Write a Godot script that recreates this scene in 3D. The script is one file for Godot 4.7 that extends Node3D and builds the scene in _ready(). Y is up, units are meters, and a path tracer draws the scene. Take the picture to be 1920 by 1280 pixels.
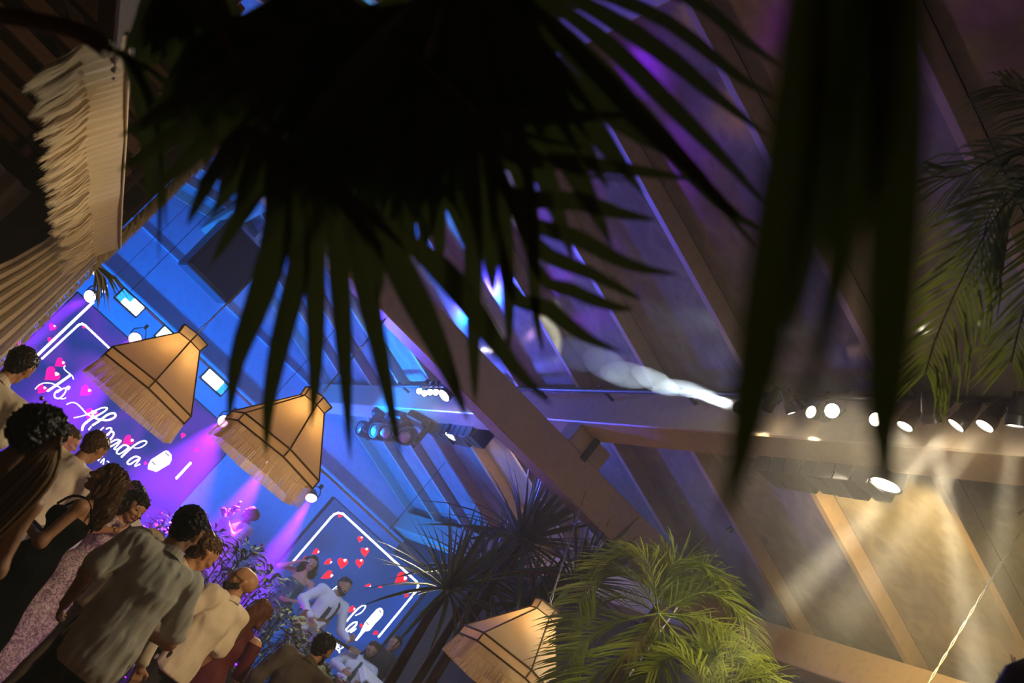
extends Node3D
# A gabled event pavilion at night: trussed roof, stage with screens, crowd, pendant lamps, palms.
# World axes: -Z runs down the hall towards the stage, +X to the right-hand eave, y up, metres.

var mats := {}
var used := {}
var rng := RandomNumberGenerator.new()

# ---------- mesh collector ----------
class Mb:
	var v := PackedVector3Array()
	var n := PackedVector3Array()
	var ix := PackedInt32Array()
	func tri(a: int, b: int, c: int) -> void:
		ix.append(a); ix.append(c); ix.append(b)
	func flat(a: Vector3, b: Vector3, c: Vector3) -> void:
		var m := (b - a).cross(c - a).normalized()
		var o := v.size()
		v.append(a); v.append(b); v.append(c)
		n.append(m); n.append(m); n.append(m)
		tri(o, o + 1, o + 2)
	func quad(a: Vector3, b: Vector3, c: Vector3, d: Vector3) -> void:
		var m := (c - a).cross(d - b).normalized()
		var o := v.size()
		v.append(a); v.append(b); v.append(c); v.append(d)
		for k in 4: n.append(m)
		tri(o, o + 1, o + 2); tri(o, o + 2, o + 3)
	func quad_z(x0: float, y0: float, x1: float, y1: float, z: float) -> Mb:
		quad(Vector3(x0, y0, z), Vector3(x1, y0, z), Vector3(x1, y1, z), Vector3(x0, y1, z))
		return self
	func hexa(p: Array) -> Mb:   # 8 corners: bottom ring 0..3, top ring 4..7, counter-clockwise seen from above
		quad(p[3], p[2], p[1], p[0]); quad(p[4], p[5], p[6], p[7])
		for k in 4:
			var j := (k + 1) % 4
			quad(p[k], p[j], p[j + 4], p[k + 4])
		return self
	func box(c: Vector3, s: Vector3, b := Basis()) -> Mb:
		var h := s * 0.5
		var p := []
		for y in [-1, 1]:
			for q in [[-1, 1], [1, 1], [1, -1], [-1, -1]]:
				p.append(c + b * Vector3(q[0] * h.x, y * h.y, q[1] * h.z))
		return hexa(p)
	func bevel(c: Vector3, s: Vector3, r: float, b := Basis()) -> Mb:   # box with chamfered edges
		var h := s * 0.5
		var g := h - Vector3(r, r, r)
		for ax in 3:
			for sg in [-1.0, 1.0]:
				var e := [Vector3.RIGHT, Vector3.UP, Vector3.BACK]
				var d: Vector3 = e[ax] * sg
				var u: Vector3 = e[(ax + 1) % 3] * sg
				var w: Vector3 = e[(ax + 2) % 3]
				var o: Vector3 = d * h[ax]
				var uu: Vector3 = u * g[(ax + 1) % 3]
				var ww: Vector3 = w * g[(ax + 2) % 3]
				quad(c + b * (o - uu - ww), c + b * (o + uu - ww), c + b * (o + uu + ww), c + b * (o - uu + ww))
		for ax in 3:
			var e1 := (ax + 1) % 3
			var e2 := (ax + 2) % 3
			for s1 in [-1.0, 1.0]:
				for s2 in [-1.0, 1.0]:
					var q := []
					for t in [-1.0, 1.0]:
						var a := Vector3.ZERO
						var z := Vector3.ZERO
						a[ax] = t * g[ax]; z[ax] = t * g[ax]
						a[e1] = s1 * h[e1]; a[e2] = s2 * g[e2]
						z[e1] = s1 * g[e1]; z[e2] = s2 * h[e2]
						q.append(c + b * a); q.append(c + b * z)
					if s1 * s2 > 0: quad(q[0], q[2], q[3], q[1])
					else: quad(q[0], q[1], q[3], q[2])
		for sx in [-1.0, 1.0]:
			for sy in [-1.0, 1.0]:
				for sz in [-1.0, 1.0]:
					var a := c + b * Vector3(sx * h.x, sy * g.y, sz * g.z)
					var d := c + b * Vector3(sx * g.x, sy * h.y, sz * g.z)
					var e := c + b * Vector3(sx * g.x, sy * g.y, sz * h.z)
					if sx * sy * sz > 0: flat(a, d, e)
					else: flat(a, e, d)
		return self
	func tube(pts: Array, radii: Array, sides := 8, caps := true) -> Mb:
		var cnt := pts.size()
		var up := Vector3.UP
		var t0: Vector3 = (pts[1] - pts[0]).normalized()
		if absf(t0.dot(up)) > 0.9: up = Vector3.RIGHT
		var first := v.size()
		for i in cnt:
			var t: Vector3 = (pts[mini(i + 1, cnt - 1)] - pts[maxi(i - 1, 0)]).normalized()
			var x := up.cross(t).normalized()
			var y := t.cross(x).normalized()
			up = y
			var r: float = radii[mini(i, radii.size() - 1)]
			for s in sides:
				var a := TAU * s / sides
				var d := x * cos(a) + y * sin(a)
				v.append(pts[i] + d * r); n.append(d)
		for i in cnt - 1:
			for s in sides:
				var a := first + i * sides + s
				var b := first + i * sides + (s + 1) % sides
				tri(a, b, b + sides); tri(a, b + sides, a + sides)
		if caps:
			for e in 2:
				var i := 0 if e == 0 else cnt - 1
				var m: Vector3 = (pts[0] - pts[1]).normalized() if e == 0 else (pts[cnt - 1] - pts[cnt - 2]).normalized()
				var o := v.size()
				v.append(pts[i]); n.append(m)
				for s in sides:
					v.append(v[first + i * sides + s]); n.append(m)
				for s in sides:
					if e == 0: tri(o, o + 1 + (s + 1) % sides, o + 1 + s)
					else: tri(o, o + 1 + s, o + 1 + (s + 1) % sides)
		return self
	func lathe(prof: Array, sides := 24, t := Transform3D()) -> Mb:   # prof: Vector2(radius, height) from bottom to top
		for i in prof.size() - 1:
			var p: Vector2 = prof[i]
			var q: Vector2 = prof[i + 1]
			var dn := Vector2(q.y - p.y, p.x - q.x).normalized()
			var o := v.size()
			for s in sides + 1:
				var a := TAU * s / sides
				var d := Vector3(cos(a), 0, -sin(a))
				var m := t.basis * (d * dn.x + Vector3.UP * dn.y)
				v.append(t * (d * p.x + Vector3.UP * p.y)); n.append(m.normalized())
				v.append(t * (d * q.x + Vector3.UP * q.y)); n.append(m.normalized())
			for s in sides:
				var a := o + s * 2
				tri(a, a + 2, a + 3); tri(a, a + 3, a + 1)
		return self
	func ball(c: Vector3, r: Vector3, b := Basis(), sides := 10) -> Mb:
		var rings := maxi(4, sides / 2)
		var o := v.size()
		for i in rings + 1:
			var th := PI * i / rings
			for s in sides + 1:
				var a := TAU * s / sides
				var d := Vector3(sin(th) * cos(a), cos(th), sin(th) * sin(a))
				v.append(c + b * (d * r)); n.append((b * (d / r)).normalized())
		for i in rings:
			for s in sides:
				var a := o + i * (sides + 1) + s
				tri(a, a + 1, a + sides + 2); tri(a, a + sides + 2, a + sides + 1)
		return self
	func prism(poly: Array, t: Transform3D, depth: float) -> Mb:   # poly in the local XY plane, counter-clockwise, extruded to -Z
		var pk := PackedVector2Array(poly)
		var id := Geometry2D.triangulate_polygon(pk)
		if Geometry2D.is_polygon_clockwise(pk):
			poly = poly.duplicate(); poly.reverse(); pk = PackedVector2Array(poly); id = Geometry2D.triangulate_polygon(pk)
		for k in range(0, id.size(), 3):
			var q := [pk[id[k]], pk[id[k + 1]], pk[id[k + 2]]]
			if (q[1] - q[0]).cross(q[2] - q[0]) < 0: q = [q[0], q[2], q[1]]
			flat(t * Vector3(q[0].x, q[0].y, 0), t * Vector3(q[1].x, q[1].y, 0), t * Vector3(q[2].x, q[2].y, 0))
			flat(t * Vector3(q[2].x, q[2].y, -depth), t * Vector3(q[1].x, q[1].y, -depth), t * Vector3(q[0].x, q[0].y, -depth))
		for k in poly.size():
			var a: Vector2 = poly[k]
			var c: Vector2 = poly[(k + 1) % poly.size()]
			quad(t * Vector3(a.x, a.y, -depth), t * Vector3(c.x, c.y, -depth), t * Vector3(c.x, c.y, 0), t * Vector3(a.x, a.y, 0))
		return self
	# a leaf blade: centre line, widest half-width at "wide" along it, folded along its midrib
	func blade(pts: Array, w: float, face: Vector3, fold := 0.35, wide := 0.35, root := 0.3) -> Mb:
		var c := pts.size()
		var o := v.size()
		for i in c:
			var t: Vector3 = (pts[mini(i + 1, c - 1)] - pts[maxi(i - 1, 0)]).normalized()
			var x := t.cross(face).normalized()
			var y := x.cross(t).normalized()
			var s := float(i) / (c - 1)
			var k := lerpf(root, 1.0, smoothstep(0.0, wide, s)) * (1.0 - pow((s - wide) / (1.0 - wide) if s > wide else 0.0, 1.8))
			var h := maxf(w * k, 0.0004)
			v.append(pts[i] - x * h + y * h * fold); v.append(pts[i]); v.append(pts[i] + x * h + y * h * fold)
			n.append((y + x * fold).normalized()); n.append(y); n.append((y - x * fold).normalized())
		for i in c - 1:
			var a := o + i * 3
			for e in 2:
				tri(a + e, a + e + 1, a + e + 4); tri(a + e, a + e + 4, a + e + 3)
		return self
	func join(m: Mb, t := Transform3D()) -> Mb:
		var o := v.size()
		for p in m.v: v.append(t * p)
		for q in m.n: n.append((t.basis * q).normalized())
		for i in m.ix: ix.append(o + i)
		return self
	func mesh() -> ArrayMesh:
		var a := []
		a.resize(Mesh.ARRAY_MAX)
		a[Mesh.ARRAY_VERTEX] = v; a[Mesh.ARRAY_NORMAL] = n; a[Mesh.ARRAY_INDEX] = ix
		var m := ArrayMesh.new()
		m.add_surface_from_arrays(Mesh.PRIMITIVE_TRIANGLES, a)
		return m

# ---------- naming, tagging ----------
func numbered(s: String) -> String:
	if not used.has(s):
		used[s] = 0
		return s
	used[s] += 1
	return "%s_%03d" % [s, used[s]]

func tag(o: Node, label: String, category: String, group := "", kind := "") -> Node:
	if label: o.set_meta("label", label)
	if category: o.set_meta("category", category)
	if group: o.set_meta("group", group)
	if kind: o.set_meta("kind", kind)
	return o

func thing(called: String, label: String, category: String, where := Vector3.ZERO, turn := 0.0, group := "") -> Node3D:
	var o := Node3D.new()
	o.name = numbered(called)
	add_child(o)
	o.position = where
	o.rotation.y = turn
	tag(o, label, category, group)
	return o

func part(parent: Node, called: String, m: Variant, mat: Material, at := Vector3.ZERO, turn := Basis()) -> MeshInstance3D:
	var o := MeshInstance3D.new()
	o.name = called
	o.mesh = m.mesh() if m is Mb else m
	o.material_override = mat
	parent.add_child(o, true)
	o.transform = Transform3D(turn, at)
	return o

func single(called: String, m: Variant, mat: Material, label: String, category: String, group := "", at := Vector3.ZERO) -> MeshInstance3D:
	var o := part(self, numbered(called), m, mat, at)
	tag(o, label, category, group)
	return o

func struct(called: String, m: Variant, mat: Material, label := "") -> MeshInstance3D:
	var o := part(self, called, m, mat)
	tag(o, label, "", "", "structure")
	return o

# basis whose z axis points along d
func aim(d: Vector3, hint := Vector3.UP) -> Basis:
	var z := d.normalized()
	if absf(z.dot(hint)) > 0.98: hint = Vector3.RIGHT
	var x := hint.cross(z).normalized()
	return Basis(x, z.cross(x), z)

func spot(parent: Node, at: Vector3, dir: Vector3, color: Color, energy: float, angle: float, soft := 0.4, size := 0.04) -> SpotLight3D:
	var l := SpotLight3D.new()
	l.name = "beam_light"
	l.light_color = color; l.light_energy = energy; l.spot_angle = angle; l.spot_angle_attenuation = soft
	l.spot_range = 40.0; l.spot_attenuation = 2.0; l.light_size = size; l.shadow_enabled = true
	parent.add_child(l, true)
	l.transform = Transform3D(aim(-dir), at)
	return l

func omni(parent: Node, at: Vector3, color: Color, energy: float, size := 0.05) -> OmniLight3D:
	var l := OmniLight3D.new()
	l.name = "bulb_light"
	l.light_color = color; l.light_energy = energy; l.omni_range = 40.0; l.omni_attenuation = 2.0
	l.light_size = size; l.shadow_enabled = true
	parent.add_child(l, true)
	l.position = at
	return l

func area(parent: Node, at: Vector3, dir: Vector3, color: Color, energy: float, size: Vector2) -> AreaLight3D:
	var l := AreaLight3D.new()
	l.name = "panel_light"
	l.light_color = color; l.light_energy = energy; l.area_size = size; l.area_range = 40.0; l.shadow_enabled = true
	parent.add_child(l, true)
	l.transform = Transform3D(aim(-dir), at)
	return l

# ---------- materials ----------
func noise_tex(freq: float, ramp: Array, seed_ := 1, size := 256, octaves := 4) -> NoiseTexture2D:
	var f := FastNoiseLite.new()
	f.seed = seed_; f.frequency = freq; f.fractal_octaves = octaves
	f.noise_type = FastNoiseLite.TYPE_SIMPLEX_SMOOTH
	var t := NoiseTexture2D.new()
	t.width = size; t.height = size; t.seamless = true; t.noise = f; t.normalize = true
	var g := Gradient.new()
	g.offsets = PackedFloat32Array(); g.colors = PackedColorArray()
	var off := PackedFloat32Array()
	var col := PackedColorArray()
	for k in ramp.size():
		off.append(float(k) / (ramp.size() - 1)); col.append(ramp[k])
	g.offsets = off; g.colors = col
	t.color_ramp = g
	return t

func lin(r: float, g: float, b: float) -> Color:
	return Color(r, g, b).linear_to_srgb()

func mat(called: String, c: Color, rough := 0.7, o := {}) -> StandardMaterial3D:
	var m := StandardMaterial3D.new()
	m.resource_name = called
	m.albedo_color = c; m.roughness = rough
	m.cull_mode = BaseMaterial3D.CULL_DISABLED
	for k in o: m.set(k, o[k])
	mats[called] = m
	return m

func grain(m: StandardMaterial3D, tex: Texture2D, scale: float) -> void:
	m.albedo_texture = tex
	m.uv1_triplanar = true; m.uv1_world_triplanar = true
	m.uv1_scale = Vector3.ONE * scale

func glow(called: String, c: Color, energy: float) -> StandardMaterial3D:
	var m := mat(called, c, 0.5)
	m.emission_enabled = true; m.emission = c; m.emission_energy_multiplier = energy
	return m

func make_materials() -> void:
	var speck := noise_tex(0.03, [Color(0.92, 0.92, 0.92), Color(1, 1, 1), Color(0.96, 0.96, 0.96)], 3)
	var m := mat("roof_panel", lin(0.36, 0.345, 0.32), 0.12, {"metallic_specular": 0.6})
	grain(m, noise_tex(0.012, [Color(0.78, 0.78, 0.77), Color(1, 1, 1), Color(0.86, 0.86, 0.85), Color(1, 1, 1)], 11, 512, 5), 0.35)
	m.roughness_texture = noise_tex(0.02, [Color(0.75, 0.75, 0.75), Color(1, 1, 1)], 5)
	m = mat("tan_paint", lin(0.56, 0.43, 0.30), 0.45)
	grain(m, speck, 0.8)
	mat("roof_deck", lin(0.02, 0.018, 0.016), 0.9)
	m = mat("gable_wall", lin(0.42, 0.44, 0.5), 0.6)
	grain(m, speck, 0.6)
	mat("dark_wall", lin(0.035, 0.030, 0.028), 0.8)
	m = mat("ground", lin(0.30, 0.19, 0.12), 0.95)
	grain(m, noise_tex(0.06, [Color(0.25, 0.22, 0.2), Color(0.9, 0.75, 0.6), Color(0.45, 0.38, 0.34), Color(1, 0.95, 0.85)], 21, 512, 5), 1.3)
	mat("stage_black", lin(0.02, 0.02, 0.022), 0.5)
	mat("black_metal", lin(0.018, 0.018, 0.02), 0.38, {"metallic": 0.3})
	mat("dark_plastic", lin(0.025, 0.025, 0.028), 0.3)
	mat("steel", lin(0.5, 0.48, 0.45), 0.35, {"metallic": 0.9})
	m = mat("lamp_fabric", lin(0.78, 0.68, 0.53), 0.9, {"backlight_enabled": true, "backlight": lin(0.80, 0.67, 0.48)})
	grain(m, noise_tex(0.25, [Color(0.86, 0.86, 0.86), Color(1, 1, 1)], 4), 6.0)
	mat("lamp_cord", lin(0.10, 0.065, 0.035), 0.9)
	mat("fringe_thread", lin(0.76, 0.66, 0.50), 0.9, {"backlight_enabled": true, "backlight": lin(0.6, 0.5, 0.34)})
	mat("twist_rope", lin(0.42, 0.40, 0.37), 0.4, {"metallic": 0.5})
	glow("lamp_bulb", Color(1.0, 0.80, 0.48), 3.0)
	glow("spot_lens_light", Color(1.0, 0.96, 0.84), 30.0)
	glow("flood_lens_light", Color(1.0, 0.85, 0.55), 3.0)
	glow("blue_panel_light", Color(0.75, 0.93, 1.0), 9.0)
	glow("cyan_panel_light", Color(0.16, 0.66, 1.0), 1.6)
	glow("violet_lens_light", Color(1.0, 0.75, 1.0), 14.0)
	glow("screen_white_light", Color(1.0, 1.0, 1.0), 3.2)
	glow("screen_red_light", Color(1.0, 0.03, 0.16), 1.6)
	glow("screen_rose_light", Color(1.0, 0.02, 0.55), 1.7)
	m = glow("screen_blue_light", Color(1, 1, 1), 0.30)
	m.albedo_color = lin(0.02, 0.02, 0.03)
	m = mat("leaf_dark", lin(0.048, 0.070, 0.022), 0.45, {"backlight_enabled": true, "backlight": lin(0.03, 0.04, 0.01)})
	m = mat("leaf_yucca", lin(0.050, 0.075, 0.026), 0.45, {"backlight_enabled": true, "backlight": lin(0.10, 0.12, 0.03)})
	m = mat("leaf_fine", lin(0.12, 0.165, 0.030), 0.5, {"backlight_enabled": true, "backlight": lin(0.2, 0.24, 0.03)})
	m = mat("leaf_dry", lin(0.28, 0.12, 0.04), 0.7)
	m = mat("petiole", lin(0.10, 0.055, 0.02), 0.6)
	m = mat("trunk_bark", lin(0.10, 0.065, 0.045), 0.9)
	grain(m, noise_tex(0.09, [Color(0.5, 0.45, 0.4), Color(1, 1, 1)], 31), 5.0)
	m = mat("shrub_leaf", lin(0.10, 0.15, 0.08), 0.6)
	mat("pink_petal", lin(0.75, 0.20, 0.42), 0.6)
	m = mat("dark_timber", lin(0.085, 0.040, 0.030), 0.75)
	grain(m, noise_tex(0.05, [Color(0.6, 0.55, 0.5), Color(1, 1, 1)], 33), 3.0)
	m = mat("canvas", lin(0.78, 0.70, 0.58), 0.9, {"backlight_enabled": true, "backlight": lin(0.3, 0.27, 0.2)})
	m = mat("raffia", lin(0.62, 0.52, 0.36), 0.9)
	# people
	mat("skin_tan", lin(0.42, 0.22, 0.13), 0.5)
	mat("skin_deep", lin(0.20, 0.095, 0.055), 0.45)
	mat("skin_fair", lin(0.55, 0.32, 0.21), 0.5)
	mat("hair_black", lin(0.010, 0.008, 0.007), 0.45, {"metallic_specular": 0.3})
	mat("hair_brown", lin(0.055, 0.028, 0.014), 0.45, {"metallic_specular": 0.3})
	mat("hair_auburn", lin(0.10, 0.035, 0.018), 0.45, {"metallic_specular": 0.3})
	mat("hair_blond", lin(0.30, 0.18, 0.085), 0.45, {"metallic_specular": 0.3})
	mat("beard_dark", lin(0.02, 0.013, 0.01), 0.8)
	m = mat("shirt_cream", lin(0.66, 0.60, 0.49), 0.85)
	grain(m, speck, 5.0)
	m = mat("shirt_linen", lin(0.60, 0.565, 0.48), 0.85)
	grain(m, speck, 5.0)
	mat("shirt_white", lin(0.74, 0.69, 0.62), 0.85)
	mat("suit_white", lin(0.72, 0.74, 0.78), 0.8)
	mat("suit_dark", lin(0.085, 0.07, 0.055), 0.85)
	mat("trouser_dark", lin(0.015, 0.015, 0.02), 0.85)
	mat("trouser_grey", lin(0.22, 0.20, 0.18), 0.85)
	mat("dress_black", lin(0.006, 0.007, 0.010), 0.8, {"metallic_specular": 0.15})
	mat("dress_wine", lin(0.11, 0.008, 0.014), 0.75)
	mat("dress_teal", lin(0.012, 0.09, 0.10), 0.3)
	m = mat("dress_print", Color.WHITE, 0.7)
	grain(m, noise_tex(0.045, [lin(0.10, 0.05, 0.12), lin(0.14, 0.07, 0.16), lin(0.75, 0.66, 0.74), lin(0.12, 0.06, 0.14), lin(0.7, 0.62, 0.70), lin(0.16, 0.08, 0.18)], 41, 512, 3), 0.75)
	mat("gold", lin(0.75, 0.52, 0.22), 0.25, {"metallic": 1.0})
	mat("silver", lin(0.8, 0.8, 0.82), 0.2, {"metallic": 1.0})
	mat("shoe_black", lin(0.01, 0.01, 0.01), 0.4)
	mat("glass_clear", Color(0.95, 0.97, 1.0, 0.18), 0.05, {"transparency": BaseMaterial3D.TRANSPARENCY_ALPHA})
	mat("drink_amber", lin(0.35, 0.12, 0.03), 0.1)
	mat("eye_white", lin(0.6, 0.58, 0.55), 0.3)
	mat("eye_dark", lin(0.01, 0.008, 0.006), 0.2)
	mat("lip_red", lin(0.30, 0.05, 0.05), 0.4)
	mat("sunburst", lin(0.25, 0.08, 0.03), 0.25)
	mat("maple", lin(0.45, 0.28, 0.14), 0.4)
	mat("drum_shell", lin(0.16, 0.02, 0.02), 0.25)
	mat("drum_skin", lin(0.75, 0.75, 0.74), 0.6)
	mat("brass", lin(0.65, 0.45, 0.16), 0.3, {"metallic": 1.0})
	mat("phone_case", lin(0.62, 0.60, 0.58), 0.4)
	mat("rug_red", lin(0.12, 0.01, 0.03), 0.8)

# ---------- camera, sky, exposure, hall ----------
func _ready() -> void:
	rng.seed = 7
	var cam := Camera3D.new()
	cam.name = "camera"
	var at := CameraAttributesPhysical.new()
	at.frustum_focal_length = 40.537
	at.frustum_focus_distance = 9.0
	at.exposure_aperture = 2.8
	at.frustum_near = 0.05; at.frustum_far = 200.0
	cam.attributes = at
	add_child(cam)
	cam.transform = Transform3D(Basis(Vector3(0.660741, 0.611233, 0.435678), Vector3(-0.687904, 0.725349, 0.025635), Vector3(-0.300350, -0.316643, 0.899738)), Vector3(0, 1.45, 0))
	cam.fov = 32.98
	var we := WorldEnvironment.new()
	we.name = "night"
	var e := Environment.new()
	e.background_mode = Environment.BG_COLOR
	e.background_color = lin(0.0012, 0.0014, 0.0022)
	e.tonemap_mode = Environment.TONE_MAPPER_LINEAR
	e.tonemap_exposure = 1.0
	e.sdfgi_enabled = true; e.ssao_enabled = true; e.ssil_enabled = true
	e.volumetric_fog_enabled = true
	e.volumetric_fog_density = 0.007
	e.volumetric_fog_albedo = Color(1, 1, 1)
	e.volumetric_fog_anisotropy = 0.0
	we.environment = e
	add_child(we)
	make_materials()
	build_hall()
	build_purlin_lights()
	build_lamps()
	build_stage()
	build_cabana()
	build_plants()
	build_people()
	build_band()
	build_smoke()

func smoke(at: Vector3, size: Vector3, density: float, turn: Basis, label: String) -> void:
	var f := FogVolume.new()
	f.name = numbered("smoke_bank")
	f.shape = RenderingServer.FOG_VOLUME_SHAPE_ELLIPSOID
	f.size = size
	var m := FogMaterial.new()
	m.density = density; m.albedo = Color(1, 1, 1)
	f.material = m
	add_child(f)
	f.transform = Transform3D(turn, at)
	tag(f, label, "smoke", "", "stuff")

func build_smoke() -> void:
	smoke(Vector3(4.95, 4.25, -5.1), Vector3(3.0, 1.9, 3.0), 0.017, Basis(), "thin smoke under the right purlin where the white beams cross")
	smoke(Vector3(3.6, 2.3, -14.6), Vector3(7.4, 3.4, 4.6), 0.017, Basis(), "violet-lit stage smoke over the shrubs")
	var d := Vector3(-0.16, 0.10, -1.0).normalized()
	for k in 6:
		var p := Vector3(4.200, 4.989, -7.311) + d * (0.25 + 0.42 * k) + Vector3(0.02 * sin(k * 2.1), 0.03 * sin(k * 1.7), 0)
		smoke(p, Vector3(0.10 + 0.05 * k, 0.08 + 0.05 * k, 0.75), 1.1 - 0.12 * k, aim(d) * Basis(Vector3.RIGHT, 0.12 * sin(k * 2.6)), "wisp of smoke in the beam of the left purlin spotlight, number %s from the lens" % ["one", "two", "three", "four", "five", "six"][k])

const SL := 0.2327      # roof slope
const RX := 1.2         # ridge x
const RY := 6.07        # underside of the rafters at the ridge

func roof_y(x: float) -> float:
	return RY - SL * absf(x - RX)

func build_hall() -> void:
	# floor
	struct("floor", Mb.new().box(Vector3(2, -0.1, -10), Vector3(30, 0.2, 30)), mats.ground, "earthy brown floor of the pavilion")
	# roof: deck, and on it every rafter and ceiling panel as a piece
	var deck := Mb.new()
	for s in [-1.0, 1.0]:
		var xe: float = RX + s * 6.4
		var y0 := RY + 0.2
		var y1 := RY + 0.2 - SL * 6.4
		var p := [Vector3(RX, y0, 3.0), Vector3(xe, y1, 3.0), Vector3(xe, y1, -21.0), Vector3(RX, y0, -21.0)]
		if s < 0: p.reverse()
		var q := []
		for k in p: q.append(k + Vector3.UP * 0.08)
		deck.hexa(p + q)
	var ceil := struct("ceiling", deck, mats.roof_deck, "dark deck of the gabled pavilion roof")
	var edges := [2.9, 1.4, -0.1, -1.6, -3.1, -4.58, -6.1, -7.6, -9.08, -10.55, -12.0, -13.35, -14.65, -15.95, -17.25, -18.55, -19.85]
	var raf := {}
	for s in [-1.0, 1.0]:
		var m := Mb.new()
		var x1: float = s * 6.3
		var c := []
		for yy in [0.0, 0.155]:
			var ring := [Vector3(0, yy, 0.07), Vector3(x1, yy - SL * 6.3, 0.07), Vector3(x1, yy - SL * 6.3, 0), Vector3(0, yy, 0)]
			if s < 0: ring = [ring[1], ring[0], ring[3], ring[2]]
			c += ring
		raf[s] = m.hexa(c).mesh()
	var pan := {}
	for i in edges.size():
		var z: float = edges[i]
		for s in [-1.0, 1.0]:
			part(ceil, "rafter", raf[s], mats.tan_paint, Vector3(RX, RY, z))
			if i == 0: continue
			var z0 := z + 0.07 + 0.014
			var z1: float = edges[i - 1] - 0.002
			var key := "%s %.2f" % [s, z1 - z0]
			if not pan.has(key):
				# two boards a bay: ridge to purlin, purlin to eave, with a hairline joint
				for h in 2:
					var a := 0.0 if h == 0 else 3.375
					var b := 3.371 if h == 0 else 6.3
					var c := []
					for yy in [0.15, 0.18]:
						var ring := [Vector3(s * a, yy - SL * a, z1 - z0), Vector3(s * b, yy - SL * b, z1 - z0), Vector3(s * b, yy - SL * b, 0), Vector3(s * a, yy - SL * a, 0)]
						if s < 0: ring = [ring[1], ring[0], ring[3], ring[2]]
						c += ring
					pan[key + str(h)] = Mb.new().hexa(c).mesh()
				pan[key] = true
			for h in 2: part(ceil, "ceiling_panel", pan[key + str(h)], mats.roof_panel, Vector3(RX, RY, z0))
	# timbers
	var beam := func(called: String, a: Vector3, b: Vector3, label: String) -> Node3D:
		return struct(called, Mb.new().bevel((a + b) * 0.5, (b - a).abs(), 0.012), mats.tan_paint, label)
	beam.call("trim_1", Vector3(1.07, 5.80, 2.9), Vector3(1.333, 6.09, -19.9), "tan ridge beam along the top of the roof")
	beam.call("trim_2", Vector3(4.42, 4.90, 2.9), Vector3(4.73, 5.315, -19.9), "tan purlin box beam carrying the row of spotlights")
	beam.call("trim_3", Vector3(-2.33, 4.90, 2.9), Vector3(-2.02, 5.315, -19.9), "tan purlin box beam on the far side of the ridge")
	beam.call("trim_4", Vector3(7.17, 4.32, 2.9), Vector3(7.50, 4.68, -19.9), "tan eave beam at the foot of the rafters")
	beam.call("trim_5", Vector3(-5.1, 4.32, 2.9), Vector3(-4.77, 4.68, -19.9), "tan eave beam on the left side of the hall")
	beam.call("trim_6", Vector3(-4.77, 4.27, -10.32), Vector3(7.17, 4.68, -10.0), "wide tan tie beam crossing the hall")
	var post := beam.call("trim_7", Vector3(4.46, 4.68, -10.31), Vector3(4.92, 4.90, -10.01), "short tan post between tie beam and purlin")
	part(post, "steel_plate", Mb.new().bevel(Vector3(4.69, 4.79, -9.985), Vector3(0.07, 0.30, 0.03), 0.004), mats.black_metal)
	beam.call("trim_8", Vector3(1.07, 4.68, -10.31), Vector3(1.33, 5.80, -10.01), "tan king post under the ridge beam")
	beam.call("trim_9", Vector3(-2.33, 4.68, -10.31), Vector3(-2.02, 4.90, -10.01), "short tan post on the left half of the tie beam")
	# walls
	var gable := Mb.new()
	gable.prism([Vector2(-5.1, 0), Vector2(7.5, 0), Vector2(7.5, 4.72), Vector2(RX, RY + 0.17), Vector2(-5.1, 4.72)], Transform3D(Basis(), Vector3(0, 0, -19.9)), 0.2)
	var gw := struct("wall_back", gable, mats.gable_wall, "plain end wall behind the stage")
	part(gw, "ledge", Mb.new().bevel(Vector3(1.35, 4.25, -19.86), Vector3(12.3, 0.05, 0.14), 0.01), mats.gable_wall)
	part(gw, "batten", Mb.new().bevel(Vector3(1.2, 5.15, -19.88), Vector3(11.6, 0.03, 0.05), 0.008), mats.gable_wall)
	struct("wall_right", Mb.new().box(Vector3(7.62, 2.2, -8.5), Vector3(0.2, 4.4, 23)), mats.dark_wall, "side wall under the right eave")
	struct("wall_left", Mb.new().box(Vector3(-5.2, 2.2, -8.5), Vector3(0.2, 4.4, 23)), mats.dark_wall, "side wall under the left eave")
	struct("wall_front", Mb.new().box(Vector3(1.2, 3.0, 3.1), Vector3(12.8, 6.0, 0.2)), mats.dark_wall, "end wall behind the viewer")
	# bracket box and its cable under the ridge at the gable
	var ac := thing("air_duct_outlet", "boxy pale duct outlet fixed high on the wall under the roof peak", "duct", Vector3(1.45, 5.55, -18.2))
	part(ac, "casing", Mb.new().bevel(Vector3(0.0, 0.15, 0), Vector3(0.62, 0.16, 1.3), 0.015), mats.gable_wall)
	part(ac, "bracket", Mb.new().bevel(Vector3(-0.22, 0.42, 0.3), Vector3(0.09, 0.42, 0.09), 0.01), mats.gable_wall)
	part(ac, "bracket", Mb.new().bevel(Vector3(0.22, 0.42, 0.3), Vector3(0.09, 0.42, 0.09), 0.01), mats.gable_wall)
	part(ac, "louvre", Mb.new().bevel(Vector3(0.0, 0.05, 0.62), Vector3(0.5, 0.05, 0.05), 0.01), mats.black_metal)

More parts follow.
